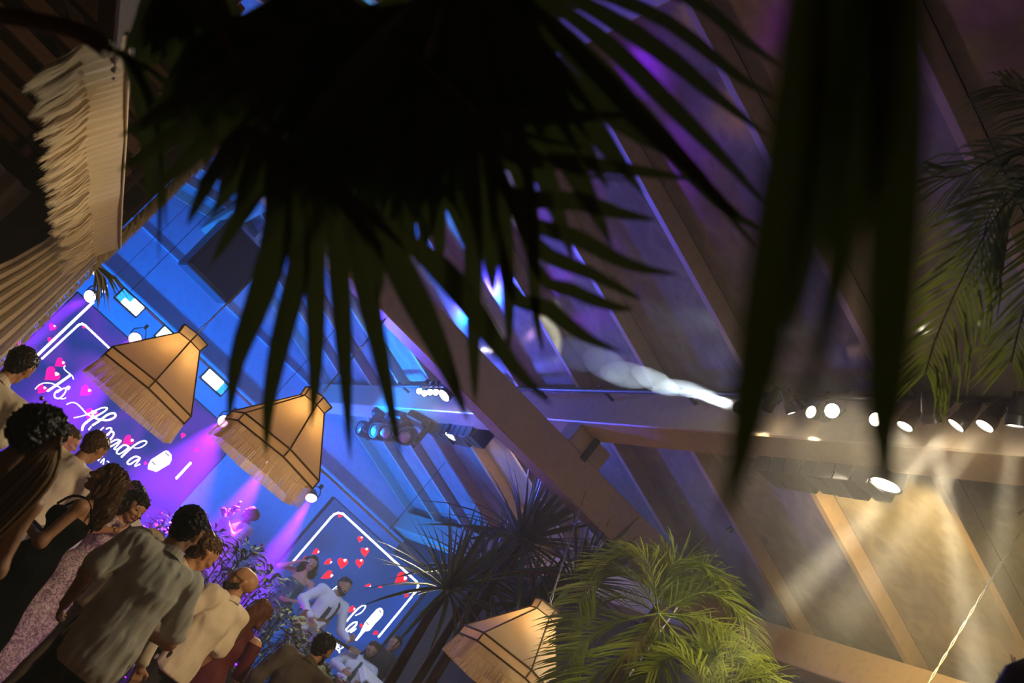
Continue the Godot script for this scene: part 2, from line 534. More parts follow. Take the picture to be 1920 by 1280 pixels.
# ---------- spotlights ----------
# one can: housing, lens, yoke, clamp; "to" is where it points, in world space
func par_can(at: Vector3, dir: Vector3, r: float, lensmat: Material, label: String, group: String, hang := Vector3.UP, long := 0.2) -> Node3D:
	var t := thing("stage_spotlight", label, "spotlight", at, 0.0, group)
	var b := aim(dir)
	var tr := Transform3D(b * Basis(Vector3.RIGHT, PI / 2), Vector3.ZERO)   # lathe axis along dir
	var hb := Mb.new()
	hb.lathe([Vector2(0.001, -long), Vector2(r * 0.55, -long), Vector2(r * 0.75, -long * 0.8), Vector2(r * 0.98, -long * 0.35), Vector2(r * 1.06, -long * 0.3), Vector2(r * 1.06, 0.0), Vector2(r * 0.96, 0.0), Vector2(r * 0.94, -0.015)], 20, tr)
	part(t, "housing", hb, mats.black_metal)
	part(t, "lens", Mb.new().lathe([Vector2(r * 0.95, -0.012), Vector2(r * 0.7, -0.004), Vector2(0.001, 0.0)], 20, tr), lensmat)
	var side := b.x
	var y := Mb.new()
	var top := hang * (r + 0.13)
	y.tube([-dir * long * 0.4 - side * (r * 1.12), -dir * long * 0.4 - side * (r * 1.12) + hang * r, top, -dir * long * 0.4 + side * (r * 1.12) + hang * r, -dir * long * 0.4 + side * (r * 1.12)], [0.009], 6)
	part(t, "yoke", y, mats.black_metal)
	part(t, "clamp", Mb.new().bevel(top, Vector3(0.05, 0.07, 0.05), 0.008), mats.black_metal)
	return t

func build_purlin_lights() -> void:
	# pipe on hangers along the purlin
	var rail := thing("lighting_pipe", "black lighting pipe hung along the tan purlin", "pipe", Vector3(4.22, 5.14, -9.0))
	part(rail, "pipe", Mb.new().tube([Vector3(0, 0, 5.5), Vector3(0, 0, -7)], [0.024], 10), mats.black_metal)
	for k in 9:
		part(rail, "hanger", Mb.new().bevel(Vector3(0.1, 0.05, 4.9 - k * 1.4), Vector3(0.22, 0.03, 0.04), 0.005), mats.black_metal)
	part(rail, "cable", Mb.new().tube(wave_line(Vector3(0.03, 0.03, 5.4), Vector3(0.03, 0.03, -6.9), 60, 0.035), [0.007], 5), mats.black_metal)
	var warm := Color(1.0, 0.93, 0.76)
	# place, direction, radius, beam energy, beam angle, label
	var list := [
		[Vector3(4.200, 4.989, -7.311), Vector3(-0.16, 0.10, -1.0), 0.075, 38.0, 5.5, "lit spotlight on the purlin throwing a smoky beam towards the stage"],
		[Vector3(4.200, 4.985, -6.948), Vector3(0.5, -0.55, -0.6), 0.075, 10.0, 22.0, "spotlight on the purlin turned away beside the smoky beam"],
		[Vector3(4.200, 4.950, -6.638), Vector3(0.75, -0.6, 0.3), 0.06, 12.0, 24.0, "small spotlight between the turned one and the round lit one"],
		[Vector3(4.200, 4.973, -6.449), Vector3(-0.75, -0.35, 0.15), 0.075, 5.0, 20.0, "round lit spotlight left of the dazzling starry one"],
		[Vector3(4.200, 4.991, -6.242), Vector3(-0.56, -0.46, 0.75), 0.085, 6.0, 16.0, "dazzling spotlight facing the viewer with starry rays"],
		[Vector3(4.200, 4.933, -5.784), Vector3(-0.55, -0.45, 0.35), 0.075, 5.0, 18.0, "lone lit spotlight under the blurred leaf"],
		[Vector3(4.200, 4.884, -5.491), Vector3(0.03, -1.0, 0.05), 0.085, 6.0, 72.0, "spotlight hanging straight down beside the hanging frond tips"],
		[Vector3(4.200, 4.925, -5.289), Vector3(0.78, -0.66, 0.1), 0.09, 420.0, 4.0, "spotlight whose beam slants down to the right across another"],
		[Vector3(4.200, 4.914, -5.096), Vector3(-0.02, -1.0, -0.25), 0.09, 420.0, 4.0, "spotlight whose beam falls towards the black shutter boxes"],
		[Vector3(4.200, 4.921, -4.885), Vector3(0.0, -1.0, -0.08), 0.09, 150.0, 5.0, "second spotlight from the right edge with a fading beam"],
		[Vector3(4.200, 4.932, -4.673), Vector3(0.55, -0.9, 0.0), 0.09, 90.0, 6.0, "rightmost lit spotlight on the purlin"],
	]
	for a in list:
		var d: Vector3 = a[1].normalized()
		var t := par_can(a[0], d, a[2] * 0.62, mats.spot_lens_light, a[5], "spotlights on the near purlin", (Vector3(4.22, 5.14, a[0].z) - a[0]).normalized())
		spot(t, d * 0.03, d, Color(0.90, 0.98, 1.0) if a[4] == 5.5 else warm, a[3], a[4], 0.35, 0.05)
	# far group beyond the tie beam
	var far := [Vector3(4.200, 5.035, -14.203), Vector3(4.200, 5.002, -13.955), Vector3(4.200, 5.024, -13.805), Vector3(4.200, 5.027, -13.611), Vector3(4.200, 4.971, -13.253)]
	var words := ["leftmost of the far row of lit spotlights beyond the tie beam", "second of the far row of lit spotlights beyond the tie beam", "third of the far row of lit spotlights beyond the tie beam", "fourth of the far row of lit spotlights beyond the tie beam", "largest lit spotlight of the far row, next to the tie beam"]
	for k in 5:
		var d := Vector3(-0.5, -0.3, 0.8).normalized() if k < 4 else Vector3(-0.2, -0.75, 0.2).normalized()
		var t := par_can(far[k], d, 0.040 if k < 4 else 0.085, mats.spot_lens_light, words[k], "spotlights beyond the tie beam", Vector3.UP)
		spot(t, d * 0.03, d, warm, 3.0 if k < 4 else 14.0, 20.0 if k < 4 else 50.0, 0.5, 0.06)
	var fd := Vector3(0.40, -0.55, -0.75).normalized()
	var ft := par_can(Vector3(4.22, 4.88, -12.0), fd, 0.06, mats.spot_lens_light, "front light beyond the tie beam aimed at the band", "spotlights beyond the tie beam", Vector3.UP)
	spot(ft, fd * 0.03, fd, Color(0.80, 0.88, 1.0), 9.0, 26.0, 0.6, 0.06)
	# boxes with shutters under the purlin
	shutter_bank(Vector3(4.85, 5.02, -7.45), 7, 0.185, true, ["near"])
	shutter_bank(Vector3(4.85, 5.0, -14.5), 8, 0.185, true, ["far"])
	# warm wash from the near end of the purlin on to the guests
	var wash := [[Vector3(4.12, 4.82, -3.1), Vector3(-4.3, -2.1, -3.6), 13.0, 17.0, "nearer"], [Vector3(4.12, 4.82, -4.3), Vector3(-2.3, -3.4, -4.9), 14.0, 24.0, "farther"]]
	for a in wash:
		var d: Vector3 = a[1].normalized()
		var t := par_can(a[0], d, 0.1, mats.spot_lens_light, "warm wash spotlight on the purlin beside the viewer, the %s one" % a[4], "wash lights beside the viewer", Vector3.UP)
		spot(t, d * 0.03, d, Color(1.0, 0.80, 0.52), a[2], a[3], 0.9, 0.1)
	var t2 := par_can(Vector3(4.1, 4.85, -3.6), Vector3(0.55, -0.95, -0.9).normalized(), 0.1, mats.spot_lens_light, "warm spotlight on the purlin aimed at the green palms", "spotlights on the near purlin")
	spot(t2, Vector3(0.55, -0.95, -0.9).normalized() * 0.03, Vector3(0.55, -0.95, -0.9).normalized(), Color(1.0, 0.86, 0.5), 24.0, 32.0, 0.8, 0.08)

func wave_line(a: Vector3, b: Vector3, cnt: int, amp: float) -> Array:
	var o := []
	for k in cnt + 1:
		var s := float(k) / cnt
		o.append(a.lerp(b, s) + Vector3(sin(s * 71.0) * amp * 0.5, -absf(sin(s * 47.0)) * amp, 0))
	return o

func shutter_bank(at: Vector3, cnt: int, step: float, lit: bool, w: Array) -> void:
	var t := thing("shutter_light_bank", "row of black box floodlights under the purlin, the %s row" % w[0], "floodlight", at, 0.0, "box floodlight rows under the purlin")
	part(t, "mounting_bar", Mb.new().bevel(Vector3(0, 0.06, step * cnt * 0.5), Vector3(0.05, 0.05, step * cnt + 0.1), 0.006), mats.black_metal)
	for k in cnt:
		var z := step * (k + 0.5)
		var b := Basis(Vector3.FORWARD, 0.12 * (k % 3 - 1))
		var bx := part(t, "box", Mb.new().bevel(Vector3(0, -0.1, z), Vector3(0.26, 0.22, step - 0.02), 0.012, b), mats.dark_plastic)
		part(bx, "shutter_flap", Mb.new().bevel(Vector3(-0.16, -0.14, z), Vector3(0.012, 0.2, step - 0.025), 0.004, Basis(Vector3.FORWARD, -0.25)), mats.dark_plastic)
	if lit:
		var k2 := cnt - 0.3
		var d := Vector3(0.15, -1.0, 0.1).normalized()
		var c := Vector3(-0.05, -0.17, step * (k2 + 0.6)) if w[0] == "near" else Vector3(-0.05, -0.2, 0.75)
		part(t, "lens", Mb.new().lathe([Vector2(0.105, 0.0), Vector2(0.07, 0.014), Vector2(0.001, 0.02)], 20, Transform3D(aim(d) * Basis(Vector3.RIGHT, PI / 2), c)), mats.spot_lens_light)
		part(t, "lens_ring", Mb.new().lathe([Vector2(0.10, -0.14), Vector2(0.125, -0.12), Vector2(0.125, 0.01), Vector2(0.106, 0.01)], 20, Transform3D(aim(d) * Basis(Vector3.RIGHT, PI / 2), c)), mats.black_metal)
		spot(t, c + d * 0.04, d, Color(1.0, 0.92, 0.72), 2.0, 40.0, 0.6, 0.08)
		for q in [0.25, 0.75]:
			var out := Vector3(1, -0.12, 0.0).normalized()
			var z := step * cnt * (q as float)
			part(t, "flood_lens", Mb.new().bevel(Vector3(0.135, -0.1, z), Vector3(0.012, 0.16, step - 0.05), 0.004), mats.flood_lens_light)
			spot(t, Vector3(0.16, -0.1, z), out, Color(1.0, 0.83, 0.50), 2.2 if w[0] == "near" else 0.6, 62.0, 0.8, 0.08)

# ---------- pendant lamps ----------
func build_lamps() -> void:
	var hexa := func(r: float, y: float, turn: float) -> Array:
		var o := []
		for k in 6: o.append(Vector3(cos(turn + k * PI / 3) * r, y, -sin(turn + k * PI / 3) * r))
		return o
	# local origin: the lower rim of the band; shade height 0.65 above, fringe 0.2 below
	var prof := [[0.505, 0.0], [0.505, 0.085], [0.135, 0.575], [0.15, 0.66]]
	var spots := [[Vector3(1.182, 2.157, -10.471), 0.0, "pendant lamp with fringed hexagonal shade nearest the left screen, hanging lowest on the left"], [Vector3(2.288, 2.431, -10.005), 0.06, "fringed hexagonal pendant lamp hanging between the two stage screens"], [Vector3(4.937, 2.324, -9.159), -0.05, "glowing fringed pendant lamp among the palms at the bottom"]]
	spots.append([Vector3(5.4, 2.7, 0.6), 0.0, "pendant lamp behind the viewer on the right", 1.1])
	spots.append([Vector3(2.2, 2.9, 1.6), 0.0, "pendant lamp behind the viewer in the middle", 0.35])
	for a in spots:
		var base: Vector3 = a[0] + Vector3(0, 0.2, 0)
		var t := thing("pendant_lamp", a[2], "pendant lamp", base, 0.0, "fringed pendant lamps under the tie beam")
		var turn: float = deg_to_rad(-15.0 - 18.5) + a[1]
		for f in 6:
			for s in 3:
				var lo: Array = hexa.call(prof[s][0], prof[s][1], turn)
				var hi: Array = hexa.call(prof[s + 1][0], prof[s + 1][1], turn)
				var m := Mb.new()
				var g := (f + 1) % 6
				# each panel sags a little towards its middle
				var N := 6
				for i in N:
					for j in 4:
						var q := []
						for c in [[i, j], [i + 1, j], [i + 1, j + 1], [i, j + 1]]:
							var u: float = float(c[0]) / N
							var w: float = c[1] / 4.0
							var p: Vector3 = lo[f].lerp(lo[g], u).lerp(hi[f].lerp(hi[g], u), w)
							var out := Vector3(p.x, 0, p.z).normalized()
							q.append(p - out * 0.02 * sin(u * PI) * sin(w * PI) * (1.0 if s == 1 else 0.2))
						m.quad(q[0], q[1], q[2], q[3])
				part(t, ["band_panel", "shade_panel", "collar_panel"][s], m, mats.lamp_fabric)
			var e: Array = []
			var rib := Mb.new()
			for s in 4: e.append(hexa.call(prof[s][0] + 0.004, prof[s][1], turn)[f])
			rib.tube(e, [0.0075], 6)
			part(t, "rib", rib, mats.lamp_cord)
		for s in 4:
			var ring: Array = hexa.call(prof[s][0] + 0.004, prof[s][1], turn)
			ring.append(ring[0])
			part(t, "trim_cord", Mb.new().tube(ring, [0.009 if s < 2 else 0.006], 6, false), mats.lamp_cord)
		# fringe: several hundred threads, joined
		var fr := Mb.new()
		var lo6: Array = hexa.call(0.507, 0.0, turn)
		for f in 6:
			for k in 120:
				for lay in 2:
					var u := (k + rng.randf()) / 120.0
					var p: Vector3 = lo6[f].lerp(lo6[(f + 1) % 6], u)
					var out := Vector3(p.x, 0, p.z).normalized()
					p -= out * 0.012 * lay
					var q := p + out * (0.025 + rng.randf() * 0.012) + Vector3(rng.randf() - 0.5, 0, rng.randf() - 0.5) * 0.010 - Vector3.UP * (0.197 + rng.randf() * 0.008)
					var w := out.cross(Vector3.UP) * 0.0017
					fr.quad(p - w, p + w, q + w, q - w)
		var fo := part(t, "fringe", fr, mats.fringe_thread)
		fo.set_meta("kind", "stuff")
		# spider, socket, bulb
		var sp := Mb.new()
		for k in 3:
			var r6: Array = hexa.call(0.14, 0.64, turn)
			sp.tube([r6[k], r6[k + 3]], [0.004], 5)
		part(t, "spider", sp, mats.lamp_cord)
		part(t, "socket", Mb.new().tube([Vector3(0, 0.64, 0), Vector3(0, 0.46, 0)], [0.02], 10), mats.lamp_cord)
		part(t, "bulb", Mb.new().ball(Vector3(0, 0.40, 0), Vector3(0.045, 0.06, 0.045), Basis(), 14), mats.lamp_bulb)
		omni(t, Vector3(0, 0.40, 0), Color(1.0, 0.81, 0.54), a[3] if a.size() > 3 else 0.19, 0.045)
		# twin twisted chain up to the tie beam
		var top := Vector3(0, 4.68 - base.y, -10.16 - base.z)
		if base.z > -5.0: top = Vector3(0, roof_y(base.x) - base.y, 0)
		twin_chain(t, Vector3(0, 0.64, 0), top)
	# two more chains whose lamps hang below the picture
	var more := [[Vector3(5.97, 3.0, -9.09), Vector3(5.97, 4.96, -9.09), "thin twisted chain running down through the green fronds"], [Vector3(5.294, 3.3, -5.346), Vector3(5.294, 5.117, -5.346), "twisted chain crossing the lit ceiling panels at the lower right"]]
	for a in more:
		var t := thing("hanging_chain", a[2], "chain", a[0], 0.0, "chains of lamps below the picture")
		twin_chain(t, Vector3(0, -0.6, 0), a[1] - a[0])

func twin_chain(t: Node3D, a: Vector3, b: Vector3) -> void:
	var L := (b - a).length()
	var dir := (b - a) / L
	var x := dir.cross(Vector3.BACK).normalized()
	var y := x.cross(dir)
	var m := Mb.new()
	for s in 2:
		var pts := []
		var cnt := int(L / 0.05)
		for k in cnt + 1:
			var q := float(k) / cnt
			var ph := q * L * 26.0 + s * PI
			var r := 0.006 + 0.02 * smoothstep(0.12, 0.0, q)
			pts.append(a + dir * L * q + x * cos(ph) * r + y * sin(ph) * r)
		m.tube(pts, [0.0042], 5)
	part(t, "chain", m, mats.twist_rope)
	part(t, "hook", Mb.new().tube([b - dir * 0.06, b, b + Vector3(0, 0.02, -0.05), b + Vector3(0, -0.03, -0.09)], [0.011], 6), mats.black_metal)

# ---------- stage ----------
func smooth2(p: Array, sub := 4) -> Array:
	if p.size() < 3: return p
	var o := []
	for i in p.size() - 1:
		var a: Vector2 = p[maxi(i - 1, 0)]
		var b: Vector2 = p[i]
		var c: Vector2 = p[i + 1]
		var d: Vector2 = p[mini(i + 2, p.size() - 1)]
		for k in sub: o.append(b.cubic_interpolate(c, a, d, float(k) / sub))
	o.append(p[p.size() - 1])
	return o

# a printed stroke on a screen: a flat ribbon of varying width facing +Z
func stroke(m: Mb, p: Array, w0: float, w1: float, z: float) -> void:
	var q := smooth2(p)
	var c := q.size()
	for i in c - 1:
		var ends := []
		for j in [i, i + 1]:
			var t: Vector2 = (q[mini(j + 1, c - 1)] - q[maxi(j - 1, 0)]).normalized()
			var nn := Vector2(-t.y, t.x) * 0.5 * lerpf(w0, w1, float(j) / (c - 1))
			ends.append([q[j] - nn, q[j] + nn])
		m.quad(Vector3(ends[0][0].x, ends[0][0].y, z), Vector3(ends[1][0].x, ends[1][0].y, z), Vector3(ends[1][1].x, ends[1][1].y, z), Vector3(ends[0][1].x, ends[0][1].y, z))
	for e in [[q[0], w0], [q[c - 1], w1]]:
		for k in 8:
			var a := TAU * k / 8
			var b := TAU * (k + 1) / 8
			var o := Vector3(e[0].x, e[0].y, z)
			m.flat(o, o + Vector3(cos(a), sin(a), 0) * e[1] * 0.5, o + Vector3(cos(b), sin(b), 0) * e[1] * 0.5)

func heart_shape(m: Mb, c: Vector2, r: float, turn: float, squash: float, z: float) -> void:
	var p := []
	for k in 22:
		var t := TAU * k / 22
		var q := Vector2(16.0 * pow(sin(t), 3), 13.0 * cos(t) - 5.0 * cos(2 * t) - 2.0 * cos(3 * t) - cos(4 * t)) / 17.0
		q.x *= squash
		p.append(c + q.rotated(turn) * r)
	for k in 22:
		m.flat(Vector3(c.x, c.y, z), Vector3(p[(k + 1) % 22].x, p[(k + 1) % 22].y, z), Vector3(p[k].x, p[k].y, z))

func rounded(x0: float, y0: float, x1: float, y1: float, r: float, open_bottom := false) -> Array:
	var o := []
	if not open_bottom: pass
	o.append(Vector2(x0, y0))
	for k in 5:
		var a := PI - k * PI / 8
		o.append(Vector2(x0 + r + cos(a) * r, y1 - r + sin(a) * r))
	for k in 5:
		var a := PI / 2 - k * PI / 8
		o.append(Vector2(x1 - r + cos(a) * r, y1 - r + sin(a) * r))
	o.append(Vector2(x1, y0))
	return o

func screen(called_label: String, x0: float, x1: float, y0: float, y1: float, z: float, ramp: Array, seed_: int) -> Node3D:
	var t := thing("led_screen", called_label, "screen", Vector3(0, 0, 0), 0.0, "stage screens")
	var m := StandardMaterial3D.new()
	m.resource_name = "screen_picture_%d" % seed_
	m.albedo_color = lin(0.02, 0.02, 0.03); m.roughness = 0.4
	m.emission_enabled = true; m.emission = Color.BLACK; m.emission_operator = BaseMaterial3D.EMISSION_OP_ADD; m.emission_energy_multiplier = 0.55 if seed_ == 51 else 1.15
	m.emission_texture = noise_tex(0.008, ramp, seed_, 256, 2)
	m.uv1_triplanar = true; m.uv1_world_triplanar = true; m.uv1_scale = Vector3.ONE * 0.30
	part(t, "cabinet", Mb.new().bevel(Vector3((x0 + x1) / 2, (y0 + y1) / 2, z - 0.06), Vector3(x1 - x0 + 0.04, y1 - y0 + 0.04, 0.1), 0.01), mats.stage_black)
	part(t, "display", Mb.new().quad_z(x0, y0, x1, y1, z), m)
	return t

func screen_art(t: Node3D, z: float, frame: Array, fw: float, strokes: Array, hearts: Array, mic: Array, dots: Array) -> void:
	var m := Mb.new()
	for k in frame.size() - 1: stroke(m, [frame[k], frame[k + 1]], fw * 0.8, fw * 0.8, z + 0.004)
	part(t, "frame_line", m, mats.screen_white_light)
	for s in strokes:
		m = Mb.new()
		stroke(m, s[0], s[1] * 0.50, s[2] * 0.50, z + 0.006)
		part(t, "letter_stroke", m, mats.screen_white_light)
	for h in hearts:
		m = Mb.new()
		heart_shape(m, h[0], h[1], h[2], h[3], z + 0.003)
		var o := part(t, "heart", m, mats.screen_red_light if frame[0].x > 4.0 else mats.screen_rose_light)
		if h[1] > 0.055:
			m = Mb.new()
			var off: Vector2 = Vector2(0.28, 0.45).rotated(h[2]) * h[1]
			heart_shape(m, h[0] + off, h[1] * 0.26, h[2] + 0.3, h[3], z + 0.005)
			part(o, "highlight", m, mats.screen_white_light)
	if mic.size():
		m = Mb.new()
		m.prism(mic, Transform3D(Basis(), Vector3(0, 0, z + 0.005)), 0.003)
		var o := part(t, "microphone_emblem", m, mats.screen_white_light)
		for d in dots:
			m = Mb.new()
			stroke(m, d, 0.018, 0.018, z + 0.008)
			part(o, "slot", m, mats.stage_black)

func build_stage() -> void:
	var st := thing("stage_platform", "black stage platform before the end wall", "stage", Vector3(4.2, 0, -16.8))
	part(st, "deck", Mb.new().bevel(Vector3(0.0, 0.475, 0), Vector3(6.5, 0.95, 5.6), 0.02), mats.stage_black)
	part(st, "nosing", Mb.new().bevel(Vector3(0.0, 0.93, 2.82), Vector3(6.5, 0.05, 0.05), 0.008), mats.steel)
	# screens with their printed pictures
	var z := -17.0
	var s1 := screen("left stage screen with a white line frame, script lettering and pink hearts", 0.36, 3.42, 0.96, 3.32, z, [lin(0.02, 0.08, 0.55), lin(0.05, 0.08, 0.75), lin(0.16, 0.06, 0.85), lin(0.01, 0.07, 0.5), lin(0.2, 0.08, 0.9), lin(0.02, 0.10, 0.6)], 51)
	var zz := z + 0.001
	var W := 0.055
	var str1 := [
		[[Vector2(0.934, 2.473), Vector2(0.939, 2.445), Vector2(0.978, 2.432), Vector2(1.047, 2.435), Vector2(1.099, 2.435), Vector2(1.137, 2.415)], 0.022, 0.018],
		[[Vector2(1.072, 2.420), Vector2(1.044, 2.263), Vector2(1.008, 2.073)], 0.06, 0.06],
		[[Vector2(0.872, 1.986), Vector2(0.869, 2.048), Vector2(0.896, 2.116), Vector2(0.956, 2.171), Vector2(1.022, 2.199), Vector2(1.102, 2.213)], 0.018, 0.024],
		[[Vector2(1.121, 2.203), Vector2(1.096, 2.153), Vector2(1.102, 2.099), Vector2(1.137, 2.072), Vector2(1.184, 2.093), Vector2(1.193, 2.160), Vector2(1.177, 2.232), Vector2(1.141, 2.248), Vector2(1.121, 2.203), Vector2(1.115, 2.144)], 0.045, 0.02],
		[[Vector2(1.154, 2.266), Vector2(1.160, 2.299), Vector2(1.182, 2.297), Vector2(1.185, 2.262)], 0.03, 0.03],
		[[Vector2(1.187, 2.101), Vector2(1.226, 2.125), Vector2(1.243, 2.157)], 0.022, 0.02],
		[[Vector2(1.314, 2.103), Vector2(1.344, 2.165), Vector2(1.399, 2.195), Vector2(1.482, 2.195), Vector2(1.589, 2.182), Vector2(1.679, 2.197)], 0.018, 0.03],
		[[Vector2(1.512, 2.031), Vector2(1.560, 2.101), Vector2(1.600, 2.170), Vector2(1.641, 2.272), Vector2(1.690, 2.376), Vector2(1.739, 2.420), Vector2(1.750, 2.381), Vector2(1.726, 2.283), Vector2(1.684, 2.159), Vector2(1.672, 2.061), Vector2(1.688, 2.010)], 0.018, 0.05],
		[[Vector2(1.629, 2.261), Vector2(1.668, 2.220), Vector2(1.742, 2.221), Vector2(1.816, 2.265), Vector2(1.874, 2.317), Vector2(1.904, 2.398), Vector2(1.879, 2.431), Vector2(1.844, 2.416), Vector2(1.806, 2.344), Vector2(1.787, 2.218), Vector2(1.763, 2.120)], 0.05, 0.05],
		[[Vector2(1.705, 1.981), Vector2(1.676, 2.024), Vector2(1.677, 2.106), Vector2(1.691, 2.211)], 0.05, 0.05],
		[[Vector2(1.767, 2.041), Vector2(1.761, 2.088)], 0.035, 0.035],
		[[Vector2(1.887, 2.141), Vector2(1.891, 2.191)], 0.03, 0.025],
		[[Vector2(1.933, 2.200), Vector2(1.956, 2.243), Vector2(1.989, 2.244), Vector2(2.003, 2.175), Vector2(1.993, 2.131)], 0.03, 0.04],
		[[Vector2(1.999, 2.136), Vector2(2.010, 2.222), Vector2(2.053, 2.219), Vector2(2.073, 2.155), Vector2(2.071, 2.049)], 0.035, 0.045],
		[[Vector2(2.197, 2.206), Vector2(2.145, 2.189), Vector2(2.112, 2.126), Vector2(2.102, 2.052), Vector2(2.138, 2.050), Vector2(2.164, 2.119), Vector2(2.191, 2.212), Vector2(2.202, 2.128), Vector2(2.200, 2.069), Vector2(2.238, 2.090), Vector2(2.252, 2.172)], 0.035, 0.035],
		[[Vector2(2.315, 2.216), Vector2(2.265, 2.195), Vector2(2.251, 2.113), Vector2(2.261, 2.053), Vector2(2.302, 2.059), Vector2(2.325, 2.132), Vector2(2.334, 2.221)], 0.04, 0.03],
		[[Vector2(2.397, 2.252), Vector2(2.451, 2.306), Vector2(2.475, 2.380), Vector2(2.467, 2.426), Vector2(2.429, 2.416), Vector2(2.390, 2.346), Vector2(2.365, 2.225), Vector2(2.354, 2.052)], 0.018, 0.05],
		[[Vector2(2.551, 2.200), Vector2(2.497, 2.183), Vector2(2.467, 2.116), Vector2(2.465, 2.044), Vector2(2.509, 2.047), Vector2(2.530, 2.123), Vector2(2.557, 2.193), Vector2(2.567, 2.133), Vector2(2.578, 2.072), Vector2(2.611, 2.136)], 0.045, 0.03],
		[[Vector2(2.075, 1.816), Vector2(2.082, 1.850), Vector2(2.104, 1.893)], 0.025, 0.02],
		[[Vector2(2.154, 1.810), Vector2(2.150, 1.892)], 0.026, 0.026],
		[[Vector2(2.197, 1.812), Vector2(2.196, 1.880), Vector2(2.237, 1.818)], 0.024, 0.024],
		[[Vector2(2.251, 1.882), Vector2(2.276, 1.886)], 0.02, 0.02],
	]
	var h1 := [[Vector2(0.856, 2.458), 0.085, -0.2, 0.8], [Vector2(0.891, 2.271), 0.12, -0.15, 0.95], [Vector2(0.932, 2.040), 0.08, 0.1, 0.9], [Vector2(1.368, 2.399), 0.10, -0.1, 0.8], [Vector2(1.648, 2.213), 0.11, 0.3, 0.8], [Vector2(2.265, 2.273), 0.10, -0.2, 0.75], [Vector2(0.449, 2.749), 0.06, 0.2, 0.9], [Vector2(0.550, 2.602), 0.045, 0.4, 0.9], [Vector2(0.282, 2.278), 0.05, 0.5, 0.9], [Vector2(0.742, 3.041), 0.035, 0.0, 1.0], [Vector2(2.780, 2.828), 0.05, 0.3, 0.7], [Vector2(3.063, 2.801), 0.045, -0.3, 0.6], [Vector2(2.661, 2.200), 0.03, 0.0, 0.8]]
	var mic1 := [Vector2(2.740, 2.159), Vector2(2.699, 2.223), Vector2(2.685, 2.281), Vector2(2.741, 2.500), Vector2(2.775, 2.529), Vector2(2.845, 2.519), Vector2(2.902, 2.458), Vector2(2.916, 2.400), Vector2(2.885, 2.304), Vector2(2.867, 2.238), Vector2(2.855, 2.207), Vector2(2.789, 2.181)]
	screen_art(s1, zz, [Vector2(0.651, 2.347), Vector2(0.672, 2.984), Vector2(0.677, 3.019), Vector2(0.697, 3.049), Vector2(0.742, 3.061), Vector2(2.155, 3.026)], 0.032, str1, h1, mic1, [[Vector2(2.762, 2.488), Vector2(2.838, 2.483)], [Vector2(2.712, 2.274), Vector2(2.776, 2.270)]])
	var ol := Mb.new()
	stroke(ol, [Vector2(0.577, 2.327), Vector2(0.593, 3.372)], 0.034, 0.034, zz + 0.004)
	part(s1, "edge_line", ol, mats.screen_white_light)
	ol = Mb.new()
	stroke(ol, [Vector2(3.130, 2.324), Vector2(3.131, 2.607)], 0.034, 0.034, zz + 0.004)
	part(s1, "edge_line", ol, mats.screen_white_light)
	var s2 := screen("right stage screen with a white line frame, red hearts and microphone emblem", 5.12, 7.3, 0.96, 3.62, z, [lin(0.0, 0.035, 0.22), lin(0.0, 0.05, 0.30), lin(0.005, 0.06, 0.40), lin(0.0, 0.03, 0.18)], 52)
	var str2 := [
		[[Vector2(6.586, 2.532), Vector2(6.631, 2.624), Vector2(6.626, 2.723), Vector2(6.592, 2.729), Vector2(6.558, 2.671), Vector2(6.537, 2.507), Vector2(6.536, 2.260)], 0.018, 0.05],
		[[Vector2(6.675, 2.468), Vector2(6.636, 2.431), Vector2(6.614, 2.332), Vector2(6.625, 2.265), Vector2(6.653, 2.274), Vector2(6.678, 2.356), Vector2(6.693, 2.456), Vector2(6.702, 2.361), Vector2(6.694, 2.292), Vector2(6.722, 2.339), Vector2(6.732, 2.391)], 0.045, 0.018],
		[[Vector2(6.589, 2.250), Vector2(6.601, 2.291)], 0.02, 0.02],
		[[Vector2(6.654, 1.973), Vector2(6.646, 2.043)], 0.024, 0.024], [[Vector2(6.654, 1.973), Vector2(6.667, 1.990), Vector2(6.666, 2.032)], 0.02, 0.02],
		[[Vector2(6.685, 1.978), Vector2(6.680, 2.068)], 0.022, 0.022], [[Vector2(6.680, 2.068), Vector2(6.713, 2.068)], 0.018, 0.018], [[Vector2(6.682, 2.020), Vector2(6.714, 2.021)], 0.018, 0.018], [[Vector2(6.685, 1.978), Vector2(6.718, 1.981)], 0.018, 0.018],
		[[Vector2(6.716, 2.064), Vector2(6.765, 2.069)], 0.02, 0.02], [[Vector2(6.761, 2.066), Vector2(6.724, 1.979)], 0.02, 0.02], [[Vector2(6.724, 1.979), Vector2(6.759, 1.988)], 0.02, 0.02], [[Vector2(6.757, 1.970), Vector2(6.768, 1.969)], 0.026, 0.026],
		[[Vector2(5.817, 2.403), Vector2(5.845, 2.445), Vector2(5.894, 2.457), Vector2(5.941, 2.446)], 0.03, 0.02], [[Vector2(6.028, 2.555), Vector2(6.051, 2.661), Vector2(6.078, 2.722)], 0.014, 0.02], [[Vector2(6.083, 2.578), Vector2(6.081, 2.719)], 0.045, 0.04],
		[[Vector2(5.806, 2.207), Vector2(5.834, 2.169), Vector2(5.888, 2.184)], 0.02, 0.02], [[Vector2(5.799, 2.168), Vector2(5.821, 2.192)], 0.03, 0.03],
	]
